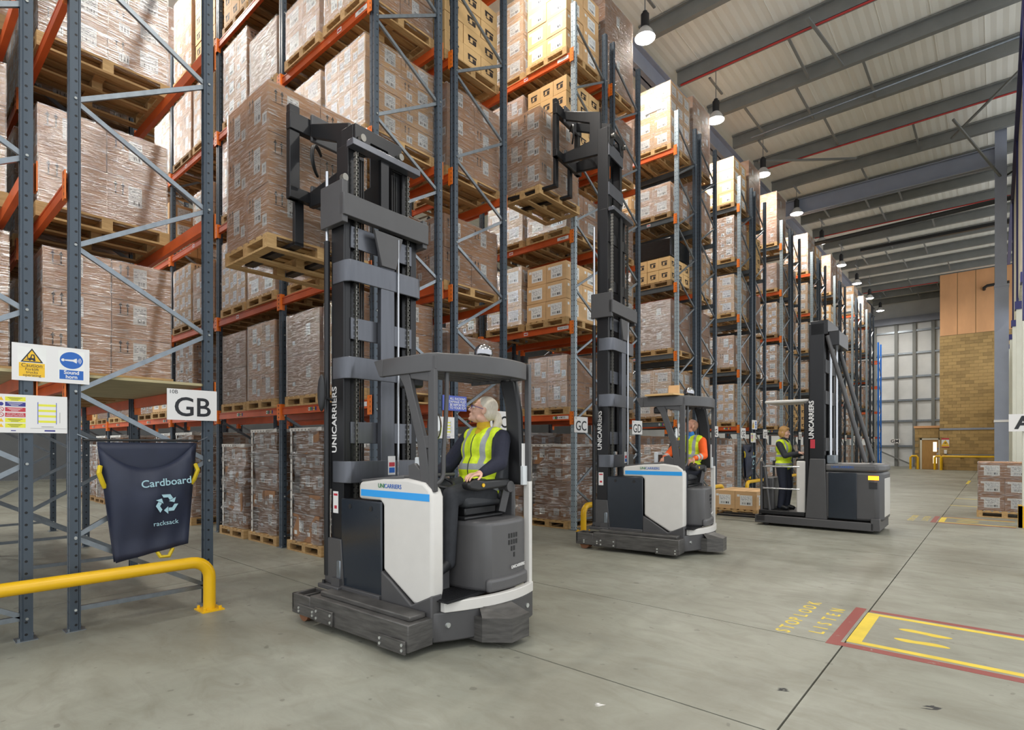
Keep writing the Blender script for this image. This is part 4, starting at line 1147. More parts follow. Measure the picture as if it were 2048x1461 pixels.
    # maker's name up the near rail
    MB().box(1.425, 1.434, .5, .53, 1.2, 2.0).build('name_plate', M['mast'], t)
    nm = place('maker_name', text_mesh('UNICARRIERS', .1, M['signwhite'], bold=.002), t, (1.38, .5155, 1.84), rot=(R(90), R(-90), R(180)))
    MB().box(1.32, 1.4, .515, .517, .98, 1.18).build('warning_strip', M['signwhite'], t)
    MB().box(1.33, 1.39, .517, .518, 1.14, 1.16).box(1.34, 1.38, .517, .518, 1.02, 1.05).build('warning_print', M['signred'], t)
    # oval mirror on the mast
    om = MB().sph((1.4, .66, 2.08), .05, .035, .17, n=18, m=12).bar((1.4, .52, 2.02), (1.4, .66, 2.05), .02, .02).build('mast_mirror', M['black'], t, smooth=True)
    for o in [o for o in t.children if o.name not in before]:
        MT = Matrix.Translation((-.05, -.04, 0)) @ Matrix.Diagonal((1, .84, 1, 1))
        if o.data.name.startswith('chain') and o.location.length > 0 or o.data.name.startswith('lettering'): o.location = MT @ o.location
        else: o.data.transform(MT)
    # fork carriage
    c0 = car
    cx = 2.12
    MB().box(cx, cx+.07, .28, .39, c0+.5, c0+1.46).build('carriage_side', M['mast'], t, bevel=.006)
    MB().box(cx, cx+.07, -.49, -.38, c0+.5, c0+1.46).build('carriage_side', M['mast'], t, bevel=.006)
    for za, zb in ((1.2, 1.38), (.5, .62)): MB().box(cx-.02, cx+.06, -.5, .4, c0+za, c0+zb).build('carriage_bar', M['mast'], t, bevel=.008)
    for za, zb in ((1.14, 1.42), (.46, .68)): MB().box(cx-.06, cx-.02, -.34, .18, c0+za, c0+zb).build('carriage_plate', M['dark'], t, bevel=.01)
    hs = MB()
    for i in range(3): hs.cyl((cx-.064, .1-.07*i, c0+.56), (cx-.058, .1-.07*i, c0+.56), .02, 10)
    hs.build('plate_holes', M['black'], t)
    for s in (1, -1): MB().prism([(1.42, c0+.42), (cx, c0+.46), (cx, c0+.62), (1.62, c0+.68), (1.62, c0+.98), (cx, c0+1.2), (cx, c0+1.34), (1.42, c0+1.1)], 'y', s*.2-.08, s*.2-.02).build('carriage_arm', M['mast'], t, bevel=.01)
    for q in range(2): MB().tube(bez((cx-.1, .1, c0+1.0), (cx-.3, .3+.05*q, c0+1.1), (cx-.35, .4, c0+.8-.05*q), (cx-.2, .2, c0+.72), 14), .014, 8).build('hydraulic_hose', M['rubber'], t, smooth=True)
    for s in (1, -1):
        MB().box(cx+.06, cx+.11, s*.25-.05, s*.25+.05, c0+.06, c0+.6).box(cx+.06, cx+1.15, s*.25-.05, s*.25+.05, c0+.055, c0+.095).build('fork', M['mast'], t, bevel=.004)
    return t

T1 = (-3.30, 3.25, 0); T2 = (-3.44, 8.08, 0)
t1 = reach_truck('grey reach truck driven by the woman, nearest the camera', T1, R(2.0), 4.4, 4.62, 3.62, None)
t2 = reach_truck('grey reach truck driven by the man in orange, mast raised high', T2, R(7.0), 5.35, 6.68, 5.9, None)
load((-6.66, 2.66, 3.64), 1.03, 1.22, dict(n=(2, 2), L=[.53, .53, .53], s='A', c=0, wrap='wrap'), 'brown carton load lifted on the forks of the nearest truck', 0, 'loads carried by the trucks')
load((-6.62, 7.42, 5.88), .79, 1.2, dict(n=(2, 2), L=[.45, .45, .45], s='A', c=0, wrap='wrap'), 'brown carton load lifted high on the middle truck', 0, 'loads carried by the trucks')
# loose cardboard on the second truck's roof
tag(MB().prism([(-3.95, 7.55), (-3.5, 7.55), (-3.45, 7.8), (-3.9, 7.85)], 'z', 2.335, 2.36).build('cardboard_sheet', M['card3']), 'flat yellow cardboard sheet on the roof of the middle truck', 'cardboard')
tag(MB().box(-3.72, -3.56, 7.86, 7.9, 2.335, 2.5).build('cardboard_piece', M['card1']), 'upright cardboard piece behind the sheet on middle truck roof', 'cardboard')

# ================================================================== ORDER PICKER
def order_picker():
    # local x towards the operator platform (-X in the room), y towards the camera
    t = thing('order_picker', 'dark grey order picker truck with tall braced mast', 'forklift', (-1.62, 12.42, 0), R(180)+R(0.5))
    MB().box(.05, 2.1, .38, .6, .05, .2).build('base_leg', M['dark'], t, bevel=.01)
    MB().box(.05, 2.1, -.6, -.38, .05, .2).build('base_leg', M['dark'], t, bevel=.01)
    MB().box(-.04, .1, -.55, .6, .06, .28).box(1.9, 2.08, -.6, .6, .08, .2).build('base_cross', M['dark'], t, bevel=.01)
    for s in (1, -1): MB().cyl((1.9, s*.45, .07), (1.9, s*.55, .07), .07, 16).build('load_wheel', M['rubber'], t, smooth=True)
    MB().prism([(.0, -.55), (-.08, -.4), (-.08, .4), (.0, .55), (.85, .55), (.85, -.55)], 'z', .22, 1.12).build('power_unit', M['dark'], t, bevel=.05, seg=3)
    MB().prism([(.0, -.56), (-.085, -.4), (-.085, .4), (.0, .56), (.84, .56), (.84, -.56)], 'z', 1.12, 1.26).build('power_unit_top', M['hood'], t, bevel=.04, seg=3)
    MB().box(-.088, -.08, -.35, .35, .3, 1.0).build('rear_panel', M['white'], t, bevel=.003)
    MB().box(.32, .78, .55, .57, .24, 1.1).build('battery_door', M['navy_door'], t, bevel=.008)
    MB().box(-.02, .14, .553, .562, .98, 1.05).build('indicator_light', M['amber'], t)
    vs_ = MB()
    for i in range(5): vs_.box(.0, .13, .55, .558, .82+.025*i, .835+.025*i)
    vs_.build('vent_slots', M['black'], t)
    text('maker_name', 'UNICARRIERS', .06, M['signblue'], t, (.55, .562, 1.2), (R(90), 0, R(180)))
    # mast
    MB().box(.86, 1.12, .35, .5, .2, 3.95).box(.86, 1.12, -.5, -.35, .2, 3.95).build('mast_rail', M['mast'], t, bevel=.01)
    MB().box(.92, 1.16, .24, .35, .3, 3.98).box(.92, 1.16, -.35, -.24, .3, 3.98).build('inner_mast_rail', M['mast'], t, bevel=.008)
    MB().box(.8, 1.1, -.5, .5, 3.72, 4.0).box(.62, .8, -.45, .45, 3.5, 3.78).build('mast_head', M['mast'], t, bevel=.012)
    for z in (1.5, 2.4, 3.0): MB().box(.84, .87, -.45, .45, z, z+.25).build('mast_tie', M['dark'], t)
    MB().cyl((.8, .28, .6), (.8, .28, 3.7), .03, 10).cyl((.8, -.28, .6), (.8, -.28, 3.7), .03, 10).build('lift_ram', M['brightsteel'], t, smooth=True)
    MB().prism([(.8, .2), (1.18, .2), (1.1, 1.35), (.84, 1.35)], 'y', .5, .56).build('mast_side_plate', M['dark'], t, bevel=.012)
    MB().box(.7, .84, .1, .4, 1.26, 1.42).build('hydraulic_block', M['galv'], t, bevel=.01)
    for s in (1, -1): MB().tube([(.82, s*.44, 3.7), (.72, s*.45, 3.3), (.2, s*.46, 1.3)], .04, 10).build('mast_stay', M['dark'], t, smooth=True)
    place('maker_name', text_mesh('UNICARRIERS', .12, M['signwhite'], bold=.003), t, (1.08, .503, 2.1), rot=(R(90), R(-90), R(180)))
    MB().box(1.02, 1.1, .5, .504, 1.55, 1.72).build('warning_strip', M['signred'], t)
    # operator platform
    MB().box(1.2, 2.05, -.5, .5, .22, .3).build('platform_floor', M['black'], t, bevel=.01)
    MB().box(1.2, 1.36, .4, .46, .22, 1.3).build('gate_panel', M['white'], t, bevel=.02)
    MB().box(1.14, 1.24, -.4, .4, .2, 2.45).build('platform_back', M['black'], t, bevel=.02)
    gt = MB()
    for z in (1.18, .74): gt.tube([(1.3, .45, z), (1.98, .45, z), (2.03, .4, z), (2.03, -.4, z)], .018, 8)
    gt.build('guard_rail', M['brightsteel'], t, smooth=True)
    for y in (.43, -.43): MB().tube([(1.85, y, .25), (1.95, y, 1.15), (2.0, y, 1.28)], .03, 8).tube([(2.02, y, .25), (2.02, y, 1.28)], .025, 8).build('platform_post', M['dark'], t, smooth=True)
    MB().box(1.8, 2.0, -.38, .38, .3, .95).build('tool_bin', M['dark'], t, bevel=.02)
    MB().box(1.16, 1.98, -.36, .36, 2.46, 2.52).build('overhead_roof', M['white'], t, bevel=.025, seg=3)
    MB().box(1.24, 1.42, -.2, .25, 1.18, 1.34).build('control_console', M['black'], t, bevel=.03)
    MB().box(2.03, 2.08, -.25, -.15, .1, .7).box(2.03, 3.0, -.25, -.15, .08, .12).box(2.03, 2.08, .15, .25, .1, .7).box(2.03, 3.0, .15, .25, .08, .12).build('forks', M['mast'], t)
    return t
op = order_picker()

# ================================================================== AISLE END FURNITURE
def pipe_barrier(k):
    t = thing('pipe_barrier', 'yellow steel pipe barrier guarding the end of rack %s' % aisle(k), 'barrier', (-5.8, 0, 0), 0, 'yellow rack end barriers')
    y0, y1 = yb(k)-.3, yb(k)+2.17
    pts = [(0, y0, .01), (0, y0, .32)]+[(0, y0+.16*(1-math.cos(a)), .32+.16*math.sin(a)) for a in [R(15*i) for i in range(1, 7)]]
    pts += [(0, y1-.16*(1-math.sin(R(90)-a)), .32+.16*math.sin(R(90)-a+0)) if False else (0, y1-.16+.16*math.sin(a), .32+.16*math.cos(a)) for a in [R(15*i) for i in range(0, 7)]]
    pts += [(0, y1, .01)]
    MB().tube(pts, .055, 16).build('rail', M['yellow'], t, smooth=True)
    for y in (y0, y1):
        bp = MB().box(-.11, .11, y-.1, y+.1, 0, .012)
        for dx in (-.08, .08):
            for dy in (-.07, .07): bp.cyl((dx, y+dy, .012), (dx, y+dy, .04), .014, 6)
        bp.build('base_plate', M['yellow'], t)
for k in range(0, 8): pipe_barrier(k)
def far_barrier(x0, x1, y, label):
    t = thing('pipe_barrier', label, 'barrier', (0, y, 0), 0, 'yellow barriers by the block wall')
    MB().tube([(x0, 0, 0), (x0, 0, .8), (x0+.08, 0, .9), (x1-.08, 0, .9), (x1, 0, .8), (x1, 0, 0)], .07, 10).build('rail', M['yellow'], t, smooth=True)
far_barrier(-2.75, .6, YB-.5, 'long yellow barrier in front of the block wall')
far_barrier(-4.45, -4.05, YB+.2, 'short yellow hoop barrier left of the oak door')
far_barrier(-3.1, -2.75, YB-.1, 'short yellow hoop barrier right of the oak door')

def aisle_sign(k, side, y, txt):
    t = thing('aisle_sign', 'white aisle sign %s on the %s' % (txt, side_name(k, side)), 'sign', (XR+.072, y, 2.0), 0, 'white aisle letter signs')
    MB().box(0, .004, -.225, .225, -.15, .15).build('board', M['signwhite'], t)
    text('lettering', txt, .26, M['signink'], t, (.0048, .0, -.03), FACE_PX, bold=.003)
    text('rack_number', '10B' if k == 0 else '1%s' % chr(48+k), .05, M['signink'], t, (.0048, -.17, .12), FACE_PX)
for k in range(0, 10):
    aisle_sign(k, 'far', yb(k)+2.08, aisle(k))
for k in range(2, 10):
    aisle_sign(k, 'near', yb(k)-.12, aisle(k-1))

def caution_board(k):
    y = yb(k)+1.0
    t = thing('caution_sign', 'white board with yellow forklift caution and blue sound-horn signs, rack %s' % aisle(k), 'sign', (XR+.06, y, 2.285), 0, 'caution boards')
    MB().box(0, .004, -.255, .255, -.152, .152).build('board', M['signwhite'], t)
    a = -.13; b = .13
    MB().box(.004, .0046, a-.09, a+.09, -.125, .125).build('sheet', M['paper'], t)
    MB().prism([(a-.072, .0), (a+.072, .0), (a, .115)], 'x', .0046, .0050).build('triangle', M['signink'], t)
    MB().prism([(a-.056, .009), (a+.056, .009), (a, .099)], 'x', .005, .0054).build('triangle_fill', M['signyellow'], t)
    fk = MB().box(.0054, .0057, a-.024, a+.02, .02, .036).prism([(a-.012, .036), (a-.004, .066), (a+.016, .066), (a+.02, .036), (a+.012, .036), (a+.009, .058), (a, .058), (a-.003, .036)], 'x', .0054, .0057)
    fk.box(.0054, .0057, a-.03, a-.025, .018, .07).box(.0054, .0057, a-.045, a-.025, .018, .022)
    fk.cyl((.0054, a-.014, .02), (.0058, a-.014, .02), .008, 12).cyl((.0054, a+.014, .02), (.0058, a+.014, .02), .009, 12)
    fk.build('forklift_symbol', M['signink'], t)
    MB().box(.0046, .005, a-.082, a+.082, -.118, -.005).build('yellow_panel', M['signyellow'], t)
    text('lettering', 'Caution', .042, M['signink'], t, (.0054, a, -.026), FACE_PX)
    for i, s in enumerate(('Forklift', 'trucks', 'operating')): text('lettering', s, .03, M['signink'], t, (.0054, a, -.058-.024*i), FACE_PX)
    MB().box(.0046, .005, a-.082, a+.082, -.0455, -.0445).build('rule', M['signink'], t)
    MB().box(.004, .0046, b-.09, b+.09, -.125, .125).build('sheet', M['paper'], t)
    MB().prism([(b+.08*math.cos(q), .045+.072*math.sin(q)) for q in [2*math.pi*i/40 for i in range(40)]], 'x', .0046, .005).build('blue_disc', M['signblue'], t)
    hn = MB().cyl((.005, b-.058, .045), (.0054, b-.058, .045), .012, 14)
    hn.prism([(b-.05, .04), (b-.05, .05), (b+.01, .053), (b+.032, .065), (b+.036, .065), (b+.036, .025), (b+.032, .025), (b+.01, .037)], 'x', .005, .0054)
    for r in (.012, .022, .032):
        pts = [(b+.036+r*math.cos(q), .045+r*math.sin(q)) for q in [R(-50+10*i) for i in range(11)]]
        pts += [(b+.036+(r-.004)*math.cos(q), .045+(r-.004)*math.sin(q)) for q in [R(50-10*i) for i in range(11)]]
        hn.prism(pts, 'x', .005, .0054)
    hn.build('horn_symbol', M['signwhite'], t)
    MB().box(.0046, .005, b-.082, b+.082, -.118, -.04).build('blue_panel', M['signblue'], t)
    text('lettering', 'Sound', .042, M['signwhite'], t, (.0054, b, -.06), FACE_PX, bold=.001)
    text('lettering', 'horn', .042, M['signwhite'], t, (.0054, b, -.097), FACE_PX, bold=.001)
def notice_board(k):
    y = yb(k)+.86
    t = thing('rack_notice', 'white rack safety notice with coloured panels and beam diagram, rack %s' % aisle(k), 'sign', (XR+.062, y, 1.86), 0, 'rack notices')
    MB().box(0, .004, -.24, .24, -.155, .155).build('board', M['signwhite'], t)
    cols = ['hiyellow', 'signnavy', 'signred', 'signred', 'hiyellow', 'hiyellow']
    words = ['', '', '', 'DO NOT CLIMB\nPALLET RACKING', '', '']
    for i, c in enumerate(cols):
        z = .118-.043*i
        MB().box(.004, .0046, -.155, -.03, z-.017, z+.017).build('panel', M[c], t)
        if words[i]: text('lettering', words[i], .014, M['signwhite'], t, (.005, -.093, z), FACE_PX)
        else:
            mb = MB()
            for q in range(3): mb.box(.0046, .0049, -.14+.01*q, -.05-.012*q, z+.007-.009*q, z+.010-.009*q)
            mb.build('small_print', M['signwhite'] if c != 'hiyellow' else M['signink'], t)
        if c == 'hiyellow': MB().prism([(-.195, z-.014), (-.163, z-.014), (-.179, z+.016)], 'x', .004, .0046).build('pictogram', M['signyellow'], t)
        elif c == 'signnavy': MB().cyl((.004, -.179, z), (.0046, -.179, z), .015, 16).build('pictogram', M['signnavy'], t)
        else:
            pts = [(-.179+.016*math.cos(q), z+.016*math.sin(q)) for q in [2*math.pi*i_/20 for i_ in range(21)]]
            MB().tube([(.0045, a, b) for a, b in pts], .0022, 6).bar((.0045, -.19, z+.01), (.0045, -.168, z-.01), .003, .003).build('pictogram', M['signred'], t)
    dg = MB().box(.004, .0046, .045, .05, -.08, .1).box(.004, .0046, .165, .17, -.08, .1)
    dg.build('diagram_posts', M['signblue2'], t)
    for z in (.075, .03, -.015, -.06): MB().box(.004, .0046, .05, .165, z-.009, z+.009).build('diagram_beam', M['hiyellow'], t)
    mb = MB().box(.004, .0045, .19, .192, -.07, .02).box(.004, .0045, .07, .15, -.105, -.102).box(.004, .0045, .0, .235, -.118, -.1165)
    mb.build('diagram_lines', M['signink'], t)
    MB().box(.004, .0046, .09, .16, -.142, -.13).box(.004, .0046, -.22, -.19, -.142, -.135).box(.004, .0046, -.12, -.09, -.142, -.135).build('maker_strip', M['signnavy'], t)
caution_board(0); notice_board(0); notice_board(1)
ds = thing('damage_sign', 'blue sign about reporting racking damage, beside aisle sign GC', 'sign', (XR+.06, yb(1)+1.15, 2.22))
MB().box(0, .004, -.28, .2, -.11, .11).build('board', M['signblue2'], ds)
for i, s in enumerate(('ALL RACKING', 'DAMAGE MUST', 'BE REPORTED', 'TO YOUR FLM')): text('lettering', s, .05, M['signwhite'], ds, (.0046, .02, .066-.045*i), FACE_PX, bold=.0006)
caution_board(4); notice_board(4)

def racksack(k, side, label):
    ya = rows_y(k, side); yc = ya+.55
    t = thing('waste_sack', label, 'sack', (XR+.03, yc, 0), 0, 'blue hanging waste sacks')
    # front sheet: wide at the top, sagging mouth, narrow at the bottom, slightly bellied
    def sheet(front):
        vs = []; fs = []; nu, nv = 14, 16
        for j in range(nv+1):
            v = j/nv
            for i in range(nu+1):
                u = i/nu*2-1
                w = .40-.105*v
                top = 1.63-(.24*(1-abs(u+.05)**2.2 if abs(u+.05) < 1 else 0.0) if front else 0.0)
                z = top+(.6+.05*u-top)*v
                x = (.05+.13*math.sin(math.pi*min(1, v*1.1+.1))*(1-u*u)**.5*(.9-.55*v)+.03*v) if front else .02
                x += .008*math.sin(9*u+5*v)*(1 if front else 0)
                vs.append((x, u*w+.02*v, z))
        for j in range(nv):
            for i in range(nu): a = j*(nu+1)+i; fs.append((a, a+1, a+nu+2, a+nu+1))
        return vs, fs
    for f, n in ((True, 'front_panel'), (False, 'back_panel')):
        vs, fs = sheet(f); o = MB().add(vs, fs).build(n, M['bagnavy'], t, smooth=True)
        so = o.modifiers.new('thickness', 'SOLIDIFY'); so.thickness = .006
    MB().cyl((.03, -.5, 1.65), (.03, .42, 1.65), .012, 8).build('hanging_bar', M['black'], t)
    hk = MB().bar((.03, -.42, 1.64), (.02, -.54, 1.70), .008, .008).bar((.03, .42, 1.64), (.02, .52, 1.69), .008, .008).build('hook', M['galv'], t)
    for s in (-1, 1):
        MB().tube([(.06, s*.385, 1.42), (.09, s*.40, 1.36), (.08, s*.37, 1.27), (.06, s*.35, 1.23)], .02, 6).build('handle_loop', M['webbing'], t, smooth=True)
    MB().tube([(.06, .05, .62), (.08, .08, .555), (.08, .15, .55), (.06, .19, .62)], .018, 6).build('handle_loop', M['webbing'], t, smooth=True)
    text('lettering', 'Cardboard', .095, M['bagprint'], t, (.197, .1, 1.26), (R(90), R(-4), R(90)), bold=.001)
    text('lettering', 'racksack', .06, M['bagprint'], t, (.167, .1, .88), (R(90), R(-3), R(90)))
    rec = MB()
    for i in range(3):
        a = R(90+120*i)
        M3 = Matrix.Rotation(R(120*i), 2)
        for poly in ([(-.05, .045), (.035, .045), (.062, .0), (.03, -.018), (.012, .012), (-.032, .012)], [(.02, -.03), (.09, .012), (.075, -.045)]):
            rec.prism([tuple(M3 @ (Vector(p)*.85+Vector((0, .048)))) for p in poly], 'x', 0, .0006)
    rec.build('recycling_symbol', M['bagprint'], t, loc=(.186, .1, 1.06))
racksack(0, 'far', 'navy cardboard waste sack hanging on rack GB')
racksack(4, 'near', 'navy waste sack hanging on a distant rack end past the middle truck')
# ================================================================== PEOPLE
M['skin'] = mat('skin', (214, 168, 146), 0.5, 0, 0.05, 30)
M['skin2'] = mat('skin_ruddy', (206, 150, 124), 0.5, 0, 0.06, 30)
M['hair_fair'] = mat('hair_silver_blonde', (214, 204, 186), 0.5, 0, 0.14, 40, (6, 6, .6), bump=.3)
M['hair_gold'] = mat('hair_golden_blonde', (190, 146, 88), 0.5, 0, 0.2, 40, (6, 6, .6), bump=.3)
M['hair_stub'] = mat('hair_stubble', (164, 122, 98), 0.7, 0, 0.1, 90)
M['navycloth'] = mat('navy_fleece', (30, 32, 48), 0.9, 0, 0.1, 60, bump=.1)
M['blackcloth'] = mat('black_trouser_cloth', (46, 48, 53), 0.8, 0, 0.15, 20)
M['darknavy'] = mat('dark_navy_cloth', (32, 36, 50), 0.8, 0, 0.12, 20)
M['orangecloth'] = mat('orange_sweatshirt', (232, 92, 24), 0.8, 0, 0.08, 12, bump=.15)
M['mustard'] = mat('mustard_knit', (206, 166, 40), 0.85, 0, 0.08, 60)
M['bluehood'] = mat('blue_hood', (50, 120, 190), 0.85)
M['shoe'] = mat('black_shoe_leather', (26, 27, 30), 0.45)
M['eyewhite'] = mat('eye_white', (230, 226, 220), 0.2)
M['iris'] = mat('eye_iris', (60, 70, 80), 0.2)
M['lips'] = mat('lip_colour', (178, 110, 100), 0.5)
def mk_vest():
    N = NT('hi_vis_vest_cloth'); tc = N.n.new('ShaderNodeTexCoord'); sp = N.n.new('ShaderNodeSeparateXYZ'); N.link(tc.outputs['Object'], sp.inputs[0])
    x, y, z = sp.outputs; ax = N.math('ABSOLUTE', x)
    def band(v, a, b): return N.math('MULTIPLY', N.math('GREATER_THAN', v, a), N.math('LESS_THAN', v, b))
    hb = N.math('MAXIMUM', band(z, .17, .22), band(z, .0, .045))
    vb = N.math('MULTIPLY', band(ax, .085, .13), N.math('GREATER_THAN', z, .22))
    m = N.math('MAXIMUM', hb, vb)
    zip_ = N.math('MULTIPLY', N.math('LESS_THAN', ax, .006), N.math('GREATER_THAN', y, 0.0))
    c = N.ramp(N.noise(18, N.coords(), 3), [(0.3, lin((196, 220, 20))), (0.7, lin((222, 242, 40)))])
    c = N.mix(m, c, lin((156, 160, 160))); c = N.mix(zip_, c, lin((60, 62, 50)))
    N.link(c, N.b.inputs['Base Color']); N.b.inputs['Roughness'].default_value = 0.6
    N.bump(N.noise(14, N.coords(), 3, .6, .6), .35, .02); return N.m
M['vest'] = mk_vest()
M['sleeveband'] = mat('reflective_band', (176, 176, 172), 0.4)

def soft(name, mb, m, parent, vox=.006, it=4, loc=None, disp=0.0):
    o = mb.build(name, m, parent, loc=loc)
    r = o.modifiers.new('skin_union', 'REMESH'); r.mode = 'VOXEL'; r.voxel_size = vox; r.use_smooth_shade = True
    s = o.modifiers.new('soften', 'SMOOTH'); s.factor = .5; s.iterations = it
    return o

def hand(mb, W, d, n, thumb=1, curl=1.0, sc=1.0):
    W = Vector(W); d = Vector(d).normalized(); n = Vector(n); n = (n-d*n.dot(d)).normalized(); s = d.cross(n)*thumb
    mb.cap(W-d*.03, W+d*.02, .026*sc, .027*sc)
    for i in range(4): mb.cap(W+d*.02+s*(.024-.016*i)*sc, W+d*.088*sc+s*(.03-.02*i)*sc, .014*sc, .0125*sc, 8)
    for i, L in enumerate((.068, .078, .073, .056)):
        p = W+d*.088*sc+s*(.0315-.021*i)*sc; a = 0.0; v = d.copy()+s*(.08-.05*i)
        for q, (fr, ang) in enumerate(((.45, 18), (.32, 30), (.23, 26))):
            a += R(ang)*curl; dv = (v*math.cos(a)-n*math.sin(a)).normalized()
            e = p+dv*L*fr*sc; mb.cap(p, e, (.0092-.0008*q)*sc, (.0086-.0008*q)*sc, 8); p = e
    p = W+d*.022*sc+s*.03*sc; v = (d*.62+s*.7-n*.25).normalized()
    for q, l in enumerate((.042, .032, .026)):
        e = p+v*l*sc; mb.cap(p, e, (.0125-.0015*q)*sc, (.011-.0015*q)*sc, 8); p = e; v = (v*.8+d*.45-n*.15).normalized()

def head_prims(mb, F):
    def E(c, r):
        vs, fs = sphv((0, 0, 0), r[0], r[1], r[2], 16, 10)
        mb.add([F(Vector(c)+Vector(v)) for v in vs], fs)
    def C(p, q, a, b): mb.cap(F(Vector(p)), F(Vector(q)), a, b, 10)
    E((0, -.012, .03), (.074, .094, .09)); E((0, .03, -.025), (.06, .062, .085)); E((0, .04, -.082), (.046, .046, .036))
    C((0, .09, .008), (0, .112, -.026), .009, .0125); C((-.011, .1, -.031), (.011, .1, -.031), .008, .008)
    C((-.034, .078, .026), (.034, .078, .026), .012, .012)
    for s in (-1, 1):
        E((s*.034, .066, -.03), (.024, .022, .026)); E((s*.077, -.006, -.006), (.011, .02, .031)); E((s*.05, .0, -.07), (.022, .045, .03))
    C((-.018, .094, -.058), (.018, .094, -.058), .007, .007); C((-.015, .091, -.07), (.015, .091, -.07), .0075, .0075)
    E((0, .082, -.098), (.02, .017, .016))

def person(label, loc, facing, J, look, style):
    """x right, y forward, z up, origin at the pelvis"""
    t = thing('person', label, 'person', loc, facing)
    t.scale = (style.get('scale', 1.0),)*3
    V = Vector
    sc = style.get('girth', 1.0)
    Mh = Matrix.Rotation(look[0], 4, 'Z') @ Matrix.Rotation(look[1], 4, 'X')
    hc = V(J['head'])
    F = lambda p: hc+(Mh @ V(p))
    sk = style['skin']
    # ---- the body itself: one continuous surface
    b = MB()
    head_prims(b, F)
    b.cap(F((0, -.02, -.06)), V(J['neck']), .05, .056)
    def torso(mb, g):
        def E(c, r):
            vs, fs = sphv(c, r[0]+g, r[1]+g, r[2]+g*.6, 16, 10); mb.add(vs, fs)
        L = V(J['chest'])
        E((0, 0, .02), (.165*sc, .12*sc, .12)); E((L.x*.5, L.y*.5, L.z*.5), (.15*sc, .115*sc, .15)); E(L, (.16*sc, .112*sc, .16))
        mb.cap((-.13+L.x, J['neck'][1], J['neck'][2]-.06), (.13+L.x, J['neck'][1], J['neck'][2]-.06), .06+g, .06+g)
    torso(b, -.012)
    for s in ('l', 'r'):
        sh, el, wr = V(J[s+'sh']), V(J[s+'el']), V(J[s+'wr'])
        b.cap(sh, el, .045, .036); b.cap(el, wr, .036, .026)
        hand(b, wr, V(J[s+'hand'])-wr, J[s+'hn'], J[s+'th'], style.get('curl', 1.0))
        hp, kn, an = V(J[s+'hip']), V(J[s+'kn']), V(J[s+'an'])
        b.cap(hp, kn, .075, .05); b.cap(kn, an, .05, .034); b.cap(an, an+(V(J[s+'toe'])-an)*.7, .034, .024)
    soft('body', b, M[sk], t, .0055, 3)
    # ---- face details
    for s in (-1, 1):
        e = MB(); vs, fs = sphv((0, 0, 0), .0125, .0125, .0085, 12, 8); e.add([F(V((s*.031, .0835, .002))+V(v)) for v in vs], fs)
        eo = e.build('eye', M['eyewhite'], t, smooth=True)
        e = MB(); vs, fs = sphv((0, 0, 0), .0055, .003, .0055, 10, 6); e.add([F(V((s*.031, .0945, .003))+V(v)) for v in vs], fs)
        e.build('iris', M['iris'], eo, smooth=True)
        MB().cap(F(V((s*.017, .092, .024))), F(V((s*.044, .086, .025))), .0035, .003, 6).build('eyebrow', M[style['hair']], t, smooth=True)
    MB().cap(F(V((-.017, .0985, -.062))), F(V((.017, .0985, -.062))), .0045, .0045, 8).build('lips', M['lips'], t, smooth=True)
    # ---- hair
    h = MB()
    def HE(c, r):
        vs, fs = sphv((0, 0, 0), *r, 18, 12); h.add([F(V(c)+V(v)) for v in vs], fs)
    if style['cut'] == 'pony':
        HE((0, -.026, .045), (.081, .096, .088)); HE((0, -.055, .0), (.076, .07, .075)); HE((0, -.12, .0), (.032, .034, .034))
        pts = [F(V(p)) for p in ((0, -.13, .0), (.0, -.155, -.05), (.0, -.15, -.12), (.0, -.135, -.17))]
        for p, q, a, c in zip(pts[:-1], pts[1:], (.034, .038, .032), (.038, .032, .018)): h.cap(p, q, a, c)
    elif style['cut'] == 'bob':
        HE((0, -.02, .048), (.088, .098, .09)); HE((0, -.05, -.02), (.086, .07, .09)); HE((-.066, .0, -.03), (.022, .045, .07)); HE((.066, .0, -.03), (.022, .045, .07))
        HE((0, .05, .085), (.06, .035, .03))
    else:
        HE((0, -.024, .034), (.0765, .0885, .084)); HE((0, -.06, -.01), (.066, .045, .06))
    soft('hair', h, M[style['hair']], t, .006, 2)
    # ---- clothes
    jk = MB(); torso(jk, .008)
    for s in ('l', 'r'):
        sh, el, wr = V(J[s+'sh']), V(J[s+'el']), V(J[s+'wr'])
        jk.cap(sh, el, .066*sc, .054*sc); jk.cap(el, wr-(wr-el)*.05, .054*sc, .037)
    soft('jacket', jk, M[style['top']], t, .009, 4)
    if style.get('cuffs'):
        for s in ('l', 'r'):
            el, wr = V(J[s+'el']), V(J[s+'wr'])
            for f in (.35, .62): MB().cyl(el+(wr-el)*f, el+(wr-el)*(f+.16), .056-.012*f, 16, r2=.053-.012*f).build('sleeve_band', M['sleeveband'], t, smooth=True)
    cl = MB().cap(V(J['neck'])+V((0, .0, -.02)), V(J['neck'])+V((0, .012, .045)), .066, .06)
    soft('collar', cl, M[style['collar']], t, .008, 3)
    if style.get('hood'):
        MB().tube([V(J['neck'])+V((.085*math.cos(a), -.02+.085*math.sin(a), -.02+.02*math.sin(-a))) for a in [2*math.pi*i/16 for i in range(17)]], .022, 8).build('hood_collar', M['bluehood'], t, smooth=True)
    vt = MB(); torso(vt, .028)
    L = V(J['chest'])
    soft('hi_vis_vest', vt, M['vest'], t, .009, 3)
    # ---- opening of the vest at the chest
    nk = V(J['neck'])
    soft('neck_opening', MB().cap(nk+V((0, .075, -.02)), nk+V((0, .128, -.13)), .03, .012), M[style['collar']], t, .006, 2)
    tr = MB()
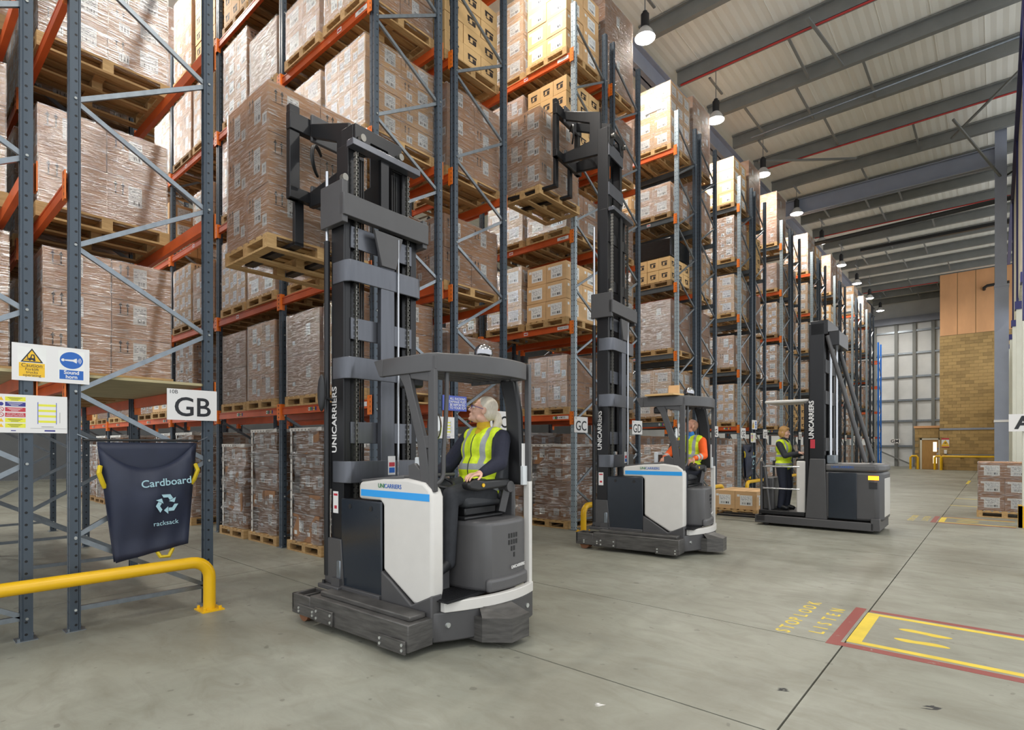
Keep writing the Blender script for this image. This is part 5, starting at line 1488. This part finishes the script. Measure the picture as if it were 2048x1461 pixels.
    for s in ('l', 'r'):
        hp, kn, an = V(J[s+'hip']), V(J[s+'kn']), V(J[s+'an'])
        tr.cap(hp, kn, .105*sc, .074); tr.cap(kn, an+(an-kn)*.06, .076, .062)
    vs, fs = sphv((0, 0, -.0), .17*sc, .13*sc, .11, 16, 10); tr.add(vs, fs)
    soft('trousers', tr, M[style['legs']], t, .009, 4)
    for s in ('l', 'r'):
        an, toe = V(J[s+'an']), V(J[s+'toe'])
        so = MB().cap(an+V((0, 0, .03)), an+V((0, 0, -.035)), .052, .05).cap(an+V((0, 0, -.03)), toe, .052, .042).cap(an+V((0, -.035, -.045)), toe, .04, .038)
        soft('shoe', so, M['shoe'], t, .008, 2)
    if style.get('glasses'):
        g_ = MB()
        for s in (-1, 1):
            c = V((s*.033, .103, .0)); pts = []
            for i in range(17):
                a = 2*math.pi*i/16; pts.append(F(c+V((.026*max(-1, min(1, 1.25*math.cos(a))), 0, .017*max(-1, min(1, 1.25*math.sin(a)))))))
            g_.tube(pts, .0022, 6)
            g_.tube([F(V((s*.059, .103, .006))), F(V((s*.078, .05, .01))), F(V((s*.083, -.01, .01)))], .0026, 6)
        g_.tube([F(V((-.008, .106, .004))), F(V((.008, .106, .004)))], .002, 6)
        g_.build('glasses', M['signnavy'], t, smooth=True)
    return t

def seated(lean=-.05, hd=(0, -.04, .67)):
    return dict(chest=(0, lean, .33), neck=(0, lean-.005, .5), head=hd,
        lsh=(-.185, lean-.01, .425), rsh=(.185, lean-.01, .425), lhip=(-.095, .02, -.01), rhip=(.095, .02, -.01))
# woman on the nearest truck
J = seated(-.07, (0, -.055, .665))
J.update(lel=(-.3, .08, .23), lwr=(-.31, .31, .155), lhand=(-.29, .44, .14), lhn=(0, .1, 1), lth=-1,
         rel=(.27, .12, .17), rwr=(.16, .38, .14), rhand=(.1, .47, .14), rhn=(0, .2, 1), rth=1,
         lkn=(-.13, .47, -.02), lan=(-.1, .46, -.5), ltoe=(-.13, .58, -.575), rkn=(.1, .5, -.0), ran=(.1, .56, -.5), rtoe=(.1, .68, -.575))
person('woman in navy jacket and yellow hi-vis vest seated on the nearest truck, looking up', (-3.6, 3.67, 1.2), R(182), J, (R(-44), R(18)),
       dict(skin='skin', hair='hair_fair', cut='pony', top='navycloth', collar='mustard', legs='blackcloth', glasses=True, curl=.8, girth=1.24, scale=1.09))
# man on the second truck
J = seated(-.06, (0, -.06, .665))
J.update(lel=(-.29, .08, .2), lwr=(-.24, .3, .16), lhand=(-.17, .4, .1), lhn=(-.3, .4, 1), lth=-1,
         rel=(.28, .16, .2), rwr=(.2, .42, .16), rhand=(.18, .54, .14), rhn=(0, .2, 1), rth=1,
         lkn=(-.15, .46, -.02), lan=(-.12, .45, -.5), ltoe=(-.14, .57, -.575), rkn=(.12, .5, -.0), ran=(.12, .56, -.5), rtoe=(.12, .68, -.575))
person('shaven-headed man in orange sweatshirt and hi-vis vest seated on the middle truck, looking up', (T2[0]-.25, T2[1]+.45, 1.245), R(176), J, (R(-38), R(32)),
       dict(skin='skin2', hair='hair_stub', cut='short', top='orangecloth', collar='bluehood', hood=True, legs='darknavy', cuffs=True, curl=.9, girth=1.08))
# woman standing in the order picker
J = dict(chest=(0, .0, .34), neck=(0, -.01, .51), head=(0, .015, .67), lsh=(-.18, -.01, .43), rsh=(.18, -.01, .43), lhip=(-.09, 0, -.02), rhip=(.09, 0, -.02),
         lel=(-.22, .12, .2), lwr=(-.15, .34, .24), lhand=(-.12, .46, .24), lhn=(0, .1, 1), lth=-1,
         rel=(.22, .12, .2), rwr=(.18, .36, .26), rhand=(.15, .47, .26), rhn=(0, .1, 1), rth=1,
         lkn=(-.1, .06, -.43), lan=(-.1, .02, -.81), ltoe=(-.11, .14, -.865), rkn=(.1, .03, -.43), ran=(.1, -.02, -.81), rtoe=(.11, .1, -.865))
person('fair-haired woman in black fleece and hi-vis vest standing on the order picker', (-3.3, 12.3, 1.2), R(-98), J, (R(0), R(-8)),
       dict(skin='skin', hair='hair_gold', cut='bob', top='blackcloth', collar='blackcloth', legs='darknavy', curl=1.0, girth=1.05))
